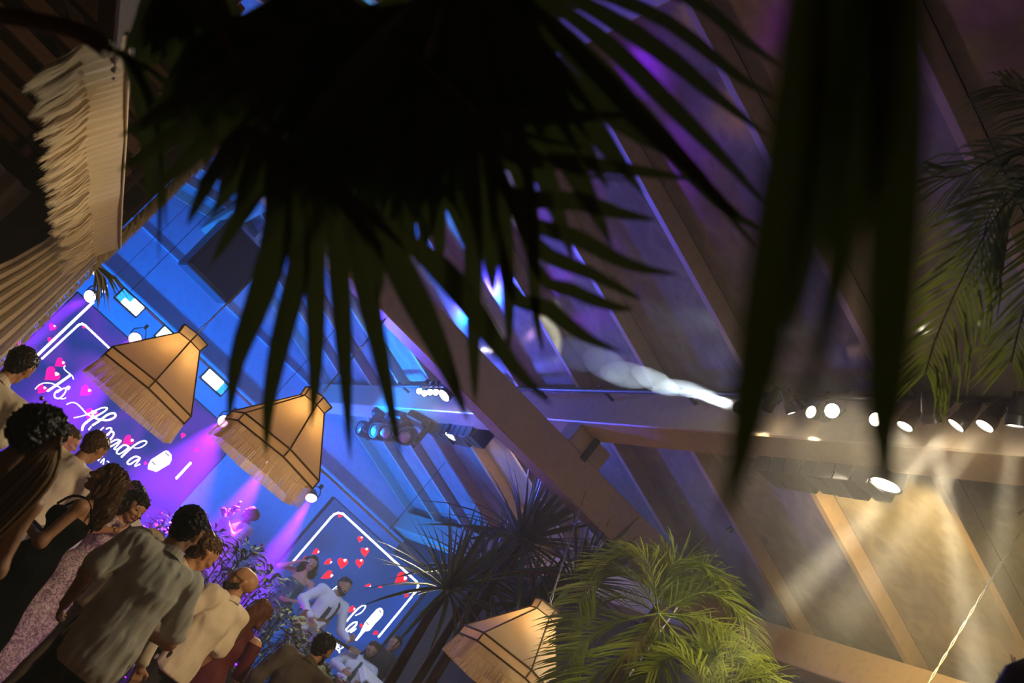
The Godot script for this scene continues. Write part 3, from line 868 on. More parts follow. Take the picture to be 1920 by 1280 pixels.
	var h2 := [[Vector2(5.442, 2.847), 0.075, -0.35, 0.55], [Vector2(5.695, 2.856), 0.085, -0.45, 0.5], [Vector2(5.825, 2.704), 0.12, -0.45, 0.5], [Vector2(5.882, 2.986), 0.10, 0.5, 0.9], [Vector2(6.095, 3.156), 0.085, 0.7, 0.8], [Vector2(6.045, 3.335), 0.09, 0.7, 0.8], [Vector2(5.852, 3.429), 0.06, 0.5, 0.8], [Vector2(6.786, 3.393), 0.14, -0.2, 0.7], [Vector2(6.435, 2.991), 0.07, -0.7, 0.3], [Vector2(6.608, 3.096), 0.045, -0.7, 0.35], [Vector2(6.475, 2.560), 0.085, -0.2, 0.5], [Vector2(5.849, 2.135), 0.09, -0.2, 0.6], [Vector2(6.763, 2.476), 0.04, 0.0, 0.7], [Vector2(7.026, 2.534), 0.055, -0.5, 0.6], [Vector2(5.359, 3.485), 0.04, 0.3, 1.0], [Vector2(5.407, 2.655), 0.07, 0.1, 0.8], [Vector2(7.037, 3.266), 0.05, -0.2, 0.6]]
	var mic2 := [Vector2(6.795, 2.496), Vector2(6.782, 2.556), Vector2(6.794, 2.796), Vector2(6.814, 2.853), Vector2(6.850, 2.871), Vector2(6.901, 2.852), Vector2(6.932, 2.799), Vector2(6.929, 2.714), Vector2(6.919, 2.629), Vector2(6.922, 2.516), Vector2(6.903, 2.474), Vector2(6.871, 2.452), Vector2(6.868, 2.386), Vector2(6.863, 2.259), Vector2(6.837, 2.255), Vector2(6.826, 2.392)]
	screen_art(s2, zz, [Vector2(5.269, 2.423), Vector2(5.271, 3.370), Vector2(5.277, 3.438), Vector2(5.312, 3.498), Vector2(5.381, 3.535), Vector2(6.890, 3.528), Vector2(7.023, 3.528), Vector2(7.090, 3.496), Vector2(7.118, 3.413), Vector2(7.106, 2.524)], 0.036, str2, h2, mic2, [[Vector2(6.833, 2.825), Vector2(6.886, 2.815)], [Vector2(6.798, 2.562), Vector2(6.850, 2.553)]])
	var ol2 := Mb.new()
	stroke(ol2, [Vector2(6.811, 1.819), Vector2(6.823, 1.978)], 0.03, 0.03, zz + 0.004)
	part(s2, "edge_line", ol2, mats.screen_white_light)
	# small neon strokes beside the left lights
	var nm := Mb.new()
	nm.tube([Vector3(0.199, 3.534, -16.000), Vector3(0.341, 3.548, -16.000)], [0.02], 8)
	neon(nm, Vector3(0.265, 3.541, -16.000), "short straight white neon tube left of the stage lights")
	nm = Mb.new()
	nm.tube([Vector3(0.513, 3.530, -16.000), Vector3(0.537, 3.505, -16.000), Vector3(0.552, 3.470, -16.000), Vector3(0.557, 3.435, -16.000)], [0.02], 8)
	neon(nm, Vector3(0.523, 3.520, -16.000), "short curved white neon tube left of the stage lights")
	# lighting pipe across the front of the stage with blinders and violet spots
	var tr := thing("stage_lighting_pipe", "thin blue-lit pipe across the stage carrying the blinders", "pipe", Vector3(3.4, 3.68, -16.112))
	part(tr, "pipe", Mb.new().tube([Vector3(-3.4, 0, 0), Vector3(3.6, 0, 0)], [0.022], 10), mats.steel)
	for sx in [-3.3, 3.5]:
		part(tr, "upright", Mb.new().tube([Vector3(sx, -3.68 + (0.95 if sx > 0 else 0.0), -0.05), Vector3(sx, 0.02, -0.05)], [0.03], 8), mats.black_metal)
	for sx in [-2.6, -0.2, 2.4]:
		part(tr, "hanging_wire", Mb.new().tube([Vector3(sx, 0, 0), Vector3(sx, roof_y(3.4 + sx) - 3.68, 0)], [0.005], 5), mats.black_metal)
	var bl := [[Vector3(0.894, 3.578, -16.000), 0.36, 0.16, "leftmost white and cyan blinder panel above the left screen"], [Vector3(1.554, 3.569, -16.000), 0.24, 0.17, "middle blinder panel shining just beside the lamp top"], [Vector3(2.443, 3.566, -16.000), 0.36, 0.16, "right blinder panel between the two hanging lamps"]]
	for k in 3:
		var t := thing("blinder_panel", bl[k][3], "blinder light", bl[k][0], 0.0, "blinder panels over the stage")
		var w: float = bl[k][1]
		var h: float = bl[k][2]
		part(t, "casing", Mb.new().bevel(Vector3(0, 0, -0.05), Vector3(w + 0.04, h + 0.04, 0.08), 0.01), mats.black_metal)
		var nx := 4 if w > 0.3 else 3
		for i in nx:
			for j in 2:
				var dim := (k == 0 and (i == 0 or (i == 1 and j == 1))) or (k == 2 and i == nx - 1)
				part(t, "cell", Mb.new().bevel(Vector3(-w / 2 + w / nx * (i + 0.5), -h / 2 + h / 2 * (j + 0.5), 0.0), Vector3(w / nx - 0.004, h / 2 - 0.004, 0.02), 0.004), mats.cyan_panel_light if dim else mats.blue_panel_light)
		area(t, Vector3(0, 0, 0.03), Vector3(-0.1, -0.05, 1), Color(0.35, 0.72, 1.0), 1.5, Vector2(w, h))
	var vi := [[Vector3(0.477, 3.278, -16.000), Vector3(-0.25, -1, 0.35), "violet stage spot at the far left above the outer line"], [Vector3(1.270, 3.268, -16.000), Vector3(-0.05, -1, 0.9), "violet stage spot behind the left lamp"], [Vector3(3.735, 3.220, -16.000), Vector3(0.0, -1, 0.75), "violet stage spot behind the middle lamp"], [Vector3(4.554, 3.271, -16.000), Vector3(0.12, -1, 0.15), "violet stage spot showing under the middle lamp fringe"], [Vector3(2.899, 3.250, -16.000), Vector3(-0.2, -0.9, 1.5), "violet stage spot between the two left lamps"]]
	for a in vi:
		var d: Vector3 = a[1].normalized()
		var t := par_can(a[0], (d + Vector3(0, 0.3, 0.6)).normalized(), 0.085, mats.violet_lens_light, a[2], "violet stage spots", Vector3.UP, 0.16)
		spot(t, d * 0.05, d, Color(0.55, 0.10, 1.0), 600.0, 13.0, 0.5, 0.06)
	# blue wash lights on the stage floor behind the screens, and two on the pipe
	var bw := [[Vector3(1.3, 1.1, -18.6), Vector3(0.0, 1, -0.35), 38.0, 70.0, Color(0.0, 0.45, 1.0), "behind the left end of the left screen"], [Vector3(2.9, 1.1, -18.6), Vector3(0.1, 1, -0.3), 26.0, 70.0, Color(0.0, 0.45, 1.0), "behind the right end of the left screen"], [Vector3(4.3, 1.1, -18.8), Vector3(0.0, 1, 0.35), 14.0, 45.0, Color(0.50, 0.12, 1.0), "on the floor between the screens"], [Vector3(6.2, 1.1, -18.4), Vector3(-0.1, 1, 0.2), 44.0, 60.0, Color(0.0, 0.45, 1.0), "behind the right screen"],
		[Vector3(3.9, 3.86, -16.2), Vector3(0.10, 1.0, 0.9), 30.0, 58.0, Color(0.0, 0.47, 1.0), "on the stage pipe behind the middle lamp"], [Vector3(3.75, 3.86, -16.2), Vector3(0.0, 0.17, 1), 62.0, 26.0, Color(0.34, 0.26, 1.0), "on the stage pipe turned to the hall roof"]]
	for a in bw:
		var d: Vector3 = a[1].normalized()
		var t := par_can(a[0], d, 0.08, mats.cyan_panel_light, "blue wash light " + a[5], "wash light", Vector3.DOWN, 0.12)
		t.set_meta("category", "wash light"); t.set_meta("group", "blue wash lights")
		spot(t, d * 0.04, d, a[4], a[2], a[3], 0.9, 0.1)
	# loudspeaker hung from the roof
	var sp := thing("hanging_loudspeaker", "large dark loudspeaker box hung high before the blue wall", "loudspeaker", Vector3(1.40, 4.42, -16.0), 0.12)
	part(sp, "cabinet", Mb.new().bevel(Vector3(0, 0.44, 0), Vector3(0.80, 0.88, 0.5), 0.025), mats.dark_plastic)
	part(sp, "grille", Mb.new().bevel(Vector3(0, 0.44, 0.255), Vector3(0.72, 0.80, 0.02), 0.006), mats.stage_black)
	for sx in [-0.35, 0.35]:
		part(sp, "hanging_strap", Mb.new().tube([Vector3(sx, 0.88, 0), Vector3(sx * 0.7, 1.55, 0)], [0.012], 6), mats.black_metal)
	# moving heads under the purlin
	var mh := [[Vector3(4.600, 4.654, -16.190), -0.5, "first of the moving-head lights under the far purlin, leftmost"], [Vector3(4.600, 4.627, -15.578), -0.2, "second moving-head light under the far purlin"], [Vector3(4.600, 4.707, -15.223), 0.1, "third moving-head light under the far purlin"], [Vector3(4.600, 4.665, -14.585), 0.5, "largest-looking moving-head light next to the shutter boxes"]]
	for a in mh: moving_head(a[0], a[1], a[2])

func neon(m: Mb, at: Vector3, label: String) -> void:
	var t := thing("neon_tube", label, "neon light", Vector3.ZERO, 0.0, "neon tubes")
	part(t, "tube", m, mats.screen_white_light)
	part(t, "hanging_wire", Mb.new().tube([at, Vector3(at.x, roof_y(at.x) + 0.15, at.z)], [0.003], 4), mats.black_metal)

func moving_head(at: Vector3, turn: float, label: String) -> void:
	var t := thing("moving_head_light", label, "moving light", Vector3(at.x, 4.9, at.z), turn, "moving heads under the purlin")
	part(t, "base", Mb.new().bevel(Vector3(0, -0.06, 0), Vector3(0.26, 0.12, 0.34), 0.02), mats.dark_plastic)
	for s in [-1, 1]:
		part(t, "arm", Mb.new().bevel(Vector3(0.0, -0.24, 0.19 * s), Vector3(0.10, 0.34, 0.05), 0.015), mats.dark_plastic)
	var hd := Mb.new()
	hd.lathe([Vector2(0.001, -0.2), Vector2(0.07, -0.2), Vector2(0.11, -0.15), Vector2(0.125, -0.04), Vector2(0.125, 0.1), Vector2(0.11, 0.17), Vector2(0.095, 0.17), Vector2(0.09, 0.14), Vector2(0.001, 0.145)], 22, Transform3D(aim(Vector3(-0.75, -0.45, 0.5)) * Basis(Vector3.RIGHT, PI / 2), Vector3(0, -0.32, 0)))
	var h := part(t, "head", hd, mats.dark_plastic)
	part(h, "lens", Mb.new().lathe([Vector2(0.08, 0.16), Vector2(0.05, 0.175), Vector2(0.001, 0.18)], 20, Transform3D(aim(Vector3(-0.75, -0.45, 0.5)) * Basis(Vector3.RIGHT, PI / 2), Vector3(0, -0.32, 0))), mats.steel)
	part(t, "knob", Mb.new().ball(Vector3(-0.06, -0.32, 0.23), Vector3(0.045, 0.045, 0.02)), mats.black_metal)

# ---------- plants ----------
func smooth3(p: Array, sub := 3) -> Array:
	if p.size() < 3 or sub < 2: return p
	var o := []
	for i in p.size() - 1:
		var a: Vector3 = p[maxi(i - 1, 0)]
		var d: Vector3 = p[mini(i + 2, p.size() - 1)]
		for k in sub: o.append(p[i].cubic_interpolate(p[i + 1], a, d, float(k) / sub))
	o.append(p[p.size() - 1])
	return o

# a leaf of a fan palm: petiole and every blade a piece of its own
func fan_leaf(t: Node3D, hub: Vector3, stalk_from: Vector3, blades: Array, m: Material) -> void:
	var base := t.position
	var pm := Mb.new()
	pm.tube(smooth3([stalk_from - base, stalk_from.lerp(hub, 0.5) + Vector3(0, 0.03, 0) - base, hub - base]), [0.011, 0.010, 0.009, 0.008, 0.008, 0.007, 0.009], 8)
	var leaf := part(t, "leaf_stalk", pm, mats.petiole)
	for b in blades:
		var pts := []
		for p in b[0]: pts.append(p - base)
		if not (pts[0] as Vector3).is_equal_approx(hub - base): pts.push_front(hub - base)
		pts = smooth3(pts)
		var mid: Vector3 = pts[pts.size() / 2] + base
		var face := (Vector3(0, 1.45, 0) - mid).normalized() + Vector3(rng.randf() - 0.5, rng.randf() - 0.5, rng.randf() - 0.5) * 0.5
		part(leaf, "blade", Mb.new().blade(pts, b[1], face, 0.22, 0.45, 0.35), m)

# a random fan: blades from hub in the plane spanned by a and b, between two angles
func fan_random(hub: Vector3, a: Vector3, b: Vector3, from: float, to: float, cnt: int, len0: float, len1: float, w: float, droop: float) -> Array:
	var o := []
	for k in cnt:
		var th := lerpf(from, to, (k + 0.3 + 0.4 * rng.randf()) / cnt)
		var d := (a * cos(th) + b * sin(th)).normalized()
		var L := lerpf(len0, len1, rng.randf())
		var pts := []
		for s in [0.0, 0.3, 0.65, 1.0]:
			pts.append(hub + d * L * s + Vector3.DOWN * droop * s * s + a.cross(b) * (rng.randf() - 0.5) * 0.06 * s)
		o.append([pts, w * (0.8 + 0.4 * rng.randf())])
	return o

# feather frond: rachis and its leaflets
func frond(t: Node3D, line: Array, cnt: int, L: float, w: float, m: Material, droop := 0.5, both := true) -> void:
	var base := t.position
	var pts := []
	for p in line: pts.append(p - base)
	pts = smooth3(pts, 6)
	var r := part(t, "frond", Mb.new().tube(pts, [0.009, 0.008, 0.007, 0.006, 0.005, 0.0035], 6), m)
	var lm := Mb.new()
	var n := pts.size()
	for k in cnt:
		var s := 0.10 + 0.90 * float(k) / cnt
		var f := s * (n - 1)
		var i := mini(int(f), n - 2)
		var p: Vector3 = pts[i].lerp(pts[i + 1], f - i)
		var d: Vector3 = (pts[i + 1] - pts[i]).normalized()
		var side := d.cross(Vector3.UP).normalized()
		var up := side.cross(d).normalized()
		for sg in [-1.0, 1.0]:
			var out: Vector3 = (side * sg + d * (0.75 + 0.3 * rng.randf()) + up * (rng.randf() - 0.15) * 0.7).normalized()
			var l := L * (0.55 + 0.45 * sin(PI * clampf(s * 0.9 + 0.12, 0, 1))) * (0.8 + 0.4 * rng.randf())
			var q := [p, p + out * l * 0.35 + Vector3.DOWN * droop * l * 0.08, p + out * l * 0.7 + Vector3.DOWN * droop * l * 0.38, p + out * l * 0.92 + Vector3.DOWN * droop * l * 0.85]
			lm.blade(q, w, up + side * 0.3 * (rng.randf() - 0.5), 0.3, 0.35, 0.4)
	var o := part(r, "leaflets", lm, m)
	o.set_meta("kind", "stuff")

# rosette of strap leaves (dracaena, yucca)
func rosette(t: Node3D, c: Vector3, cnt: int, L: float, w: float, axis: Vector3) -> void:
	var base := t.position
	var b := aim(axis)
	for k in cnt:
		var el := lerpf(-0.45, 1.35, pow(float(k) / cnt, 0.8))
		var az := k * 2.39996
		var d := (b.x * cos(az) * cos(el) + b.y * sin(az) * cos(el) + b.z * sin(el)).normalized()
		var l := L * (0.75 + 0.4 * rng.randf())
		var pts := []
		var bend := (0.10 + 0.30 * rng.randf()) * (1.1 - sin(el))
		for s in [0.0, 0.25, 0.5, 0.75, 1.0]:
			pts.append(c - base + d * (0.03 + l * s) + Vector3.DOWN * l * bend * s * s)
		var m: Material = mats.leaf_dry if el < -0.25 and k % 3 == 0 else mats.leaf_yucca
		part(t, "leaf", Mb.new().blade(pts, w, b.z + d.cross(b.z) * 0.2 * (rng.randf() - 0.5), 0.4, 0.3, 0.55), m)

func build_plants() -> void:
	# the dark fan palm close above the viewer
	var t := thing("fan_palm", "dark fan palm with drooping pointed blades close overhead", "palm", Vector3(-0.557, 2.300, -2.221))
	var top := t.position
	part(t, "trunk", Mb.new().tube([top + Vector3(-0.3, 0.2, 0.1) - top, Vector3.ZERO, Vector3(-0.35, -1.2, 0.1), Vector3(-0.5, -1.78 - 0.6, 0.2)], [0.09, 0.11, 0.11, 0.12], 12), mats.trunk_bark)
	var blades := [
		[[Vector3(0.038, 2.033, -1.894), Vector3(0.063, 1.925, -1.924), Vector3(0.086, 1.862, -1.938)], 0.014], [[Vector3(0.051, 2.026, -1.892), Vector3(0.072, 1.966, -1.906), Vector3(0.083, 1.931, -1.915)], 0.013], [[Vector3(0.075, 2.034, -1.881), Vector3(0.110, 1.962, -1.895), Vector3(0.129, 1.917, -1.904)], 0.016],
		[[Vector3(0.104, 2.024, -1.852), Vector3(0.185, 1.939, -1.833), Vector3(0.239, 1.841, -1.839), Vector3(0.284, 1.742, -1.848), Vector3(0.347, 1.657, -1.856)], 0.024], [[Vector3(0.166, 2.003, -1.840), Vector3(0.243, 1.932, -1.839), Vector3(0.309, 1.810, -1.826), Vector3(0.367, 1.724, -1.837), Vector3(0.422, 1.660, -1.841)], 0.019],
		[[Vector3(0.201, 2.004, -1.828), Vector3(0.286, 1.920, -1.828), Vector3(0.384, 1.817, -1.832), Vector3(0.445, 1.743, -1.838)], 0.018], [[Vector3(0.226, 2.014, -1.815), Vector3(0.312, 1.944, -1.812), Vector3(0.416, 1.846, -1.811), Vector3(0.526, 1.741, -1.811)], 0.018], [[Vector3(0.249, 2.028, -1.803), Vector3(0.346, 1.963, -1.793), Vector3(0.457, 1.884, -1.784), Vector3(0.578, 1.795, -1.775)], 0.019],
		[[Vector3(0.280, 2.031, -1.791), Vector3(0.342, 1.998, -1.782), Vector3(0.379, 1.954, -1.786)], 0.011], [[Vector3(0.281, 2.044, -1.787), Vector3(0.403, 2.002, -1.761), Vector3(0.503, 1.959, -1.742), Vector3(0.608, 1.907, -1.726)], 0.025], [[Vector3(0.331, 2.059, -1.764), Vector3(0.408, 2.059, -1.739), Vector3(0.479, 2.047, -1.720), Vector3(0.588, 2.018, -1.693), Vector3(0.681, 2.009, -1.665)], 0.022]]
	fan_leaf(t, Vector3(0.097, 2.054, -1.867), Vector3(-0.505, 2.276, -2.156), blades, mats.leaf_dark)
	var right := [
		[[Vector3(0.288, 2.310, -1.768), Vector3(0.345, 2.360, -1.732), Vector3(0.417, 2.430, -1.683), Vector3(0.459, 2.471, -1.655)], 0.014], [[Vector3(0.366, 2.338, -1.733), Vector3(0.448, 2.385, -1.689)], 0.005], [[Vector3(0.364, 2.291, -1.750), Vector3(0.449, 2.353, -1.700), Vector3(0.537, 2.413, -1.649), Vector3(0.609, 2.458, -1.609)], 0.014], [[Vector3(0.441, 2.332, -1.710), Vector3(0.535, 2.391, -1.658)], 0.004],
		[[Vector3(0.405, 2.247, -1.752), Vector3(0.495, 2.305, -1.701), Vector3(0.554, 2.334, -1.671), Vector3(0.605, 2.365, -1.643)], 0.017], [[Vector3(0.446, 2.234, -1.742), Vector3(0.536, 2.261, -1.703), Vector3(0.630, 2.284, -1.664), Vector3(0.693, 2.321, -1.629)], 0.015], [[Vector3(0.484, 2.213, -1.737), Vector3(0.593, 2.232, -1.694), Vector3(0.687, 2.254, -1.655)], 0.014],
		[[Vector3(0.523, 2.185, -1.734), Vector3(0.591, 2.192, -1.709), Vector3(0.656, 2.214, -1.679), Vector3(0.684, 2.234, -1.663)], 0.013], [[Vector3(0.511, 2.136, -1.755), Vector3(0.589, 2.145, -1.726), Vector3(0.661, 2.148, -1.701), Vector3(0.718, 2.167, -1.675)], 0.015], [[Vector3(0.357, 2.273, -1.758), Vector3(0.474, 2.173, -1.754), Vector3(0.554, 2.094, -1.756), Vector3(0.597, 2.048, -1.757)], 0.013], [[Vector3(0.402, 2.291, -1.737), Vector3(0.510, 2.194, -1.735), Vector3(0.585, 2.122, -1.736), Vector3(0.639, 2.083, -1.731)], 0.011],
		[[Vector3(0.330, 2.249, -1.776), Vector3(0.424, 2.152, -1.779), Vector3(0.543, 2.028, -1.783), Vector3(0.619, 1.951, -1.784)], 0.017]]
	fan_leaf(t, Vector3(0.283, 2.316, -1.768), Vector3(-0.485, 2.326, -2.188), right, mats.leaf_dark)
	var diag := [
		[[Vector3(0.231, 2.522, -1.769), Vector3(0.330, 2.513, -1.738), Vector3(0.470, 2.500, -1.697), Vector3(0.620, 2.489, -1.650), Vector3(0.782, 2.455, -1.608)], 0.022], [[Vector3(0.249, 2.527, -1.761), Vector3(0.361, 2.517, -1.727), Vector3(0.530, 2.497, -1.678), Vector3(0.674, 2.478, -1.636), Vector3(0.767, 2.489, -1.601)], 0.020], [[Vector3(0.251, 2.562, -1.770), Vector3(0.369, 2.569, -1.728), Vector3(0.512, 2.558, -1.684), Vector3(0.641, 2.547, -1.645), Vector3(0.754, 2.531, -1.613)], 0.017],
		[[Vector3(0.272, 2.603, -1.771), Vector3(0.424, 2.628, -1.711), Vector3(0.548, 2.631, -1.669), Vector3(0.668, 2.636, -1.627)], 0.017], [[Vector3(0.272, 2.628, -1.762), Vector3(0.404, 2.674, -1.702), Vector3(0.550, 2.680, -1.651), Vector3(0.632, 2.692, -1.619)], 0.013], [[Vector3(0.274, 2.665, -1.770), Vector3(0.394, 2.738, -1.705), Vector3(0.529, 2.746, -1.657), Vector3(0.606, 2.752, -1.629)], 0.013], [[Vector3(0.231, 2.497, -1.777), Vector3(0.344, 2.475, -1.747), Vector3(0.462, 2.471, -1.709), Vector3(0.580, 2.492, -1.662), Vector3(0.730, 2.480, -1.617)], 0.016]]
	fan_leaf(t, Vector3(0.179, 2.560, -1.828), Vector3(-0.451, 2.429, -2.196), diag, mats.leaf_dark)
	# overlapping leaves that close the dark mass
	var ax := Vector3(0.661, 0.611, 0.436)
	var ay := Vector3(-0.688, 0.725, 0.026)
	var mass := [[Vector3(0.024, 2.326, -1.962), -2.75, 0.25, 22, 0.32, 0.46, 0.030], [Vector3(-0.113, 2.241, -2.149), -2.3, -0.1, 14, 0.18, 0.26, 0.030], [Vector3(-0.239, 2.257, -2.241), -2.2, -0.3, 12, 0.12, 0.18, 0.030], [Vector3(0.094, 2.496, -1.823), -2.35, -0.75, 16, 0.40, 0.56, 0.030], [Vector3(0.156, 2.371, -1.980), -2.3, -0.6, 14, 0.24, 0.38, 0.030], [Vector3(-0.070, 2.385, -2.140), -2.5, -0.2, 18, 0.24, 0.36, 0.034], [Vector3(0.143, 2.629, -1.871), -2.2, -1.2, 9, 0.30, 0.46, 0.030]]
	for a in mass:
		fan_leaf(t, a[0], Vector3(-0.478, 2.405, -2.213), fan_random(a[0], ax, ay, a[1], a[2], a[3], a[4], a[5], a[6], 0.05), mats.leaf_dark)
	# left drooping tuft over the fringe
	var tuft := [[[Vector3(-0.184, 2.086, -2.283), Vector3(-0.101, 2.052, -2.267), Vector3(0.000, 1.965, -2.264), Vector3(0.110, 1.845, -2.269)], 0.010], [[Vector3(-0.167, 2.090, -2.276), Vector3(-0.056, 2.024, -2.262), Vector3(0.079, 1.897, -2.261)], 0.009], [[Vector3(-0.194, 2.090, -2.285), Vector3(-0.138, 2.059, -2.277), Vector3(-0.045, 1.979, -2.274), Vector3(0.037, 1.902, -2.274)], 0.016], [[Vector3(-0.153, 2.100, -2.268), Vector3(-0.078, 2.087, -2.247), Vector3(-0.000, 2.034, -2.240)], 0.007], [[Vector3(-0.119, 2.104, -2.255), Vector3(-0.053, 2.068, -2.246), Vector3(-0.022, 2.041, -2.244)], 0.006]]
	fan_leaf(t, Vector3(-0.222, 2.084, -2.296), Vector3(-0.469, 1.982, -2.470), tuft, mats.leaf_dark)
	part(t, "stalk", Mb.new().tube(smooth3([Vector3(-0.494, 1.980, -2.535) - top, Vector3(-0.374, 2.044, -2.416) - top, Vector3(-0.292, 2.077, -2.345) - top, Vector3(-0.228, 2.079, -2.300) - top]), [0.018], 10), mats.petiole)
	# very near leaf, out of focus
	var n := thing("fan_palm", "blurred dark palm blades hanging right before the lens", "palm", Vector3(0.116, 1.960, -0.471))
	var near := [[[Vector3(0.144, 1.916, -0.477), Vector3(0.166, 1.878, -0.483), Vector3(0.204, 1.832, -0.487), Vector3(0.245, 1.773, -0.494), Vector3(0.286, 1.713, -0.501), Vector3(0.312, 1.673, -0.506), Vector3(0.328, 1.643, -0.512)], 0.0165], [[Vector3(0.159, 1.930, -0.467), Vector3(0.187, 1.897, -0.470), Vector3(0.233, 1.842, -0.473), Vector3(0.261, 1.803, -0.478), Vector3(0.284, 1.768, -0.482), Vector3(0.318, 1.710, -0.491)], 0.0125], [[Vector3(0.163, 1.923, -0.446), Vector3(0.191, 1.892, -0.447), Vector3(0.253, 1.824, -0.450), Vector3(0.314, 1.755, -0.455), Vector3(0.344, 1.720, -0.457), Vector3(0.377, 1.690, -0.457)], 0.0145], [[Vector3(0.157, 1.938, -0.487), Vector3(0.189, 1.892, -0.493), Vector3(0.229, 1.844, -0.496), Vector3(0.267, 1.790, -0.502), Vector3(0.294, 1.747, -0.509)], 0.012], [[Vector3(0.174, 1.965, -0.495), Vector3(0.217, 1.917, -0.497), Vector3(0.255, 1.874, -0.499), Vector3(0.289, 1.835, -0.502)], 0.012]]
	fan_leaf(n, Vector3(0.124, 1.956, -0.470), Vector3(0.112, 1.983, -0.475), near, mats.leaf_dark)
	# feather fronds hanging in from the right
	var fp := thing("feather_palm", "olive feather palm fronds hanging in from the right edge", "palm", Vector3(2.474, 4.816, -3.102))
	frond(fp, [Vector3(2.421, 4.742, -3.035), Vector3(2.283, 4.615, -3.125), Vector3(2.259, 4.423, -3.201), Vector3(2.327, 4.174, -3.266), Vector3(2.423, 3.923, -3.322), Vector3(2.503, 3.770, -3.349)], 46, 0.30, 0.0062, mats.leaf_fine, 0.75)
	frond(fp, [Vector3(2.421, 4.742, -3.035), Vector3(2.211, 4.718, -3.113), Vector3(2.116, 4.574, -3.196), Vector3(2.063, 4.412, -3.271), Vector3(1.987, 4.342, -3.320)], 36, 0.24, 0.006, mats.leaf_fine, 0.8)
	frond(fp, [Vector3(2.421, 4.742, -3.035), Vector3(2.181, 4.804, -3.093), Vector3(2.027, 4.803, -3.145), Vector3(1.930, 4.770, -3.189)], 30, 0.24, 0.006, mats.leaf_fine, 0.8)
	frond(fp, [Vector3(2.367, 4.669, -2.967), Vector3(2.356, 4.521, -3.023), Vector3(2.429, 4.311, -3.073), Vector3(2.550, 4.090, -3.110), Vector3(2.635, 3.947, -3.132)], 36, 0.24, 0.0062, mats.leaf_fine, 0.7)
	frond(fp, [Vector3(2.474, 4.816, -3.102), Vector3(2.361, 4.740, -3.167), Vector3(2.264, 4.592, -3.251), Vector3(2.311, 4.404, -3.302), Vector3(2.443, 4.236, -3.317)], 34, 0.24, 0.0062, mats.leaf_fine, 0.8)
	part(fp, "hanging_pot", Mb.new().lathe([Vector2(0.001, -0.26), Vector2(0.11, -0.26), Vector2(0.16, -0.02), Vector2(0.17, 0.0), Vector2(0.14, 0.0), Vector2(0.001, -0.03)], 18), mats.dark_timber)
	for k in 3: part(fp, "hanger", Mb.new().tube([Vector3(cos(k * 2.09) * 0.16, 0, sin(k * 2.09) * 0.16), Vector3(0, 0.6, 0), Vector3(0, roof_y(fp.position.x) - fp.position.y, 0)], [0.006], 5), mats.twist_rope)
	# dark strap-leaved trees below the tie beam
	var heads := [
		[Vector3(4.686, 2.888, -10.600), 64, 0.88, 0.026, Vector3(-0.25, 1, 0.35), "strap-leaved tree whose left leaves cross the right screen frame"],
		[Vector3(5.006, 3.752, -10.634), 90, 1.0, 0.032, Vector3(0.0, 1, 0.25), "tallest dark strap-leaved tree, just below the tie beam"],
		[Vector3(5.553, 3.749, -10.230), 76, 0.92, 0.030, Vector3(0.3, 1, 0.2), "dark strap-leaved tree right behind the glowing lamp"],
		[Vector3(5.252, 3.353, -11.359), 70, 0.90, 0.030, Vector3(-0.1, 0.9, 0.5), "shadowed strap-leaved tree between two taller ones"],
		[Vector3(5.698, 3.353, -10.988), 60, 0.80, 0.030, Vector3(0.1, 1, 0.4), "low strap-leaved tree behind the lamp collar"]]
	for a in heads:
		var c: Vector3 = a[0]
		var y := thing("strap_leaf_tree", a[5], "tree", Vector3(c.x + 0.15, 0, c.z), 0.0, "strap-leaved trees under the tie beam")
		rosette(y, c, a[1], a[2], a[3], a[4])
		part(y, "trunk", Mb.new().tube([c - y.position + Vector3(0, 0.05, 0), c - y.position + Vector3(0.03, -0.35, 0.0), Vector3(0.05, c.y * 0.5, 0), Vector3.ZERO], [0.035, 0.045, 0.06, 0.085], 10), mats.trunk_bark)
	# lit green fine-leaved palm
	var gpos := Vector3(4.483, 3.281, -6.973)
	var g := thing("fine_leaf_palm", "yellow-green fine-leaved palm lit from above beside the glowing lamp", "palm", Vector3(gpos.x, 0, gpos.z))
	part(g, "trunk", Mb.new().tube([gpos - g.position + Vector3(0, 0.05, 0), Vector3(0.03, gpos.y * 0.5, 0), Vector3.ZERO], [0.06, 0.07, 0.09], 12), mats.trunk_bark)
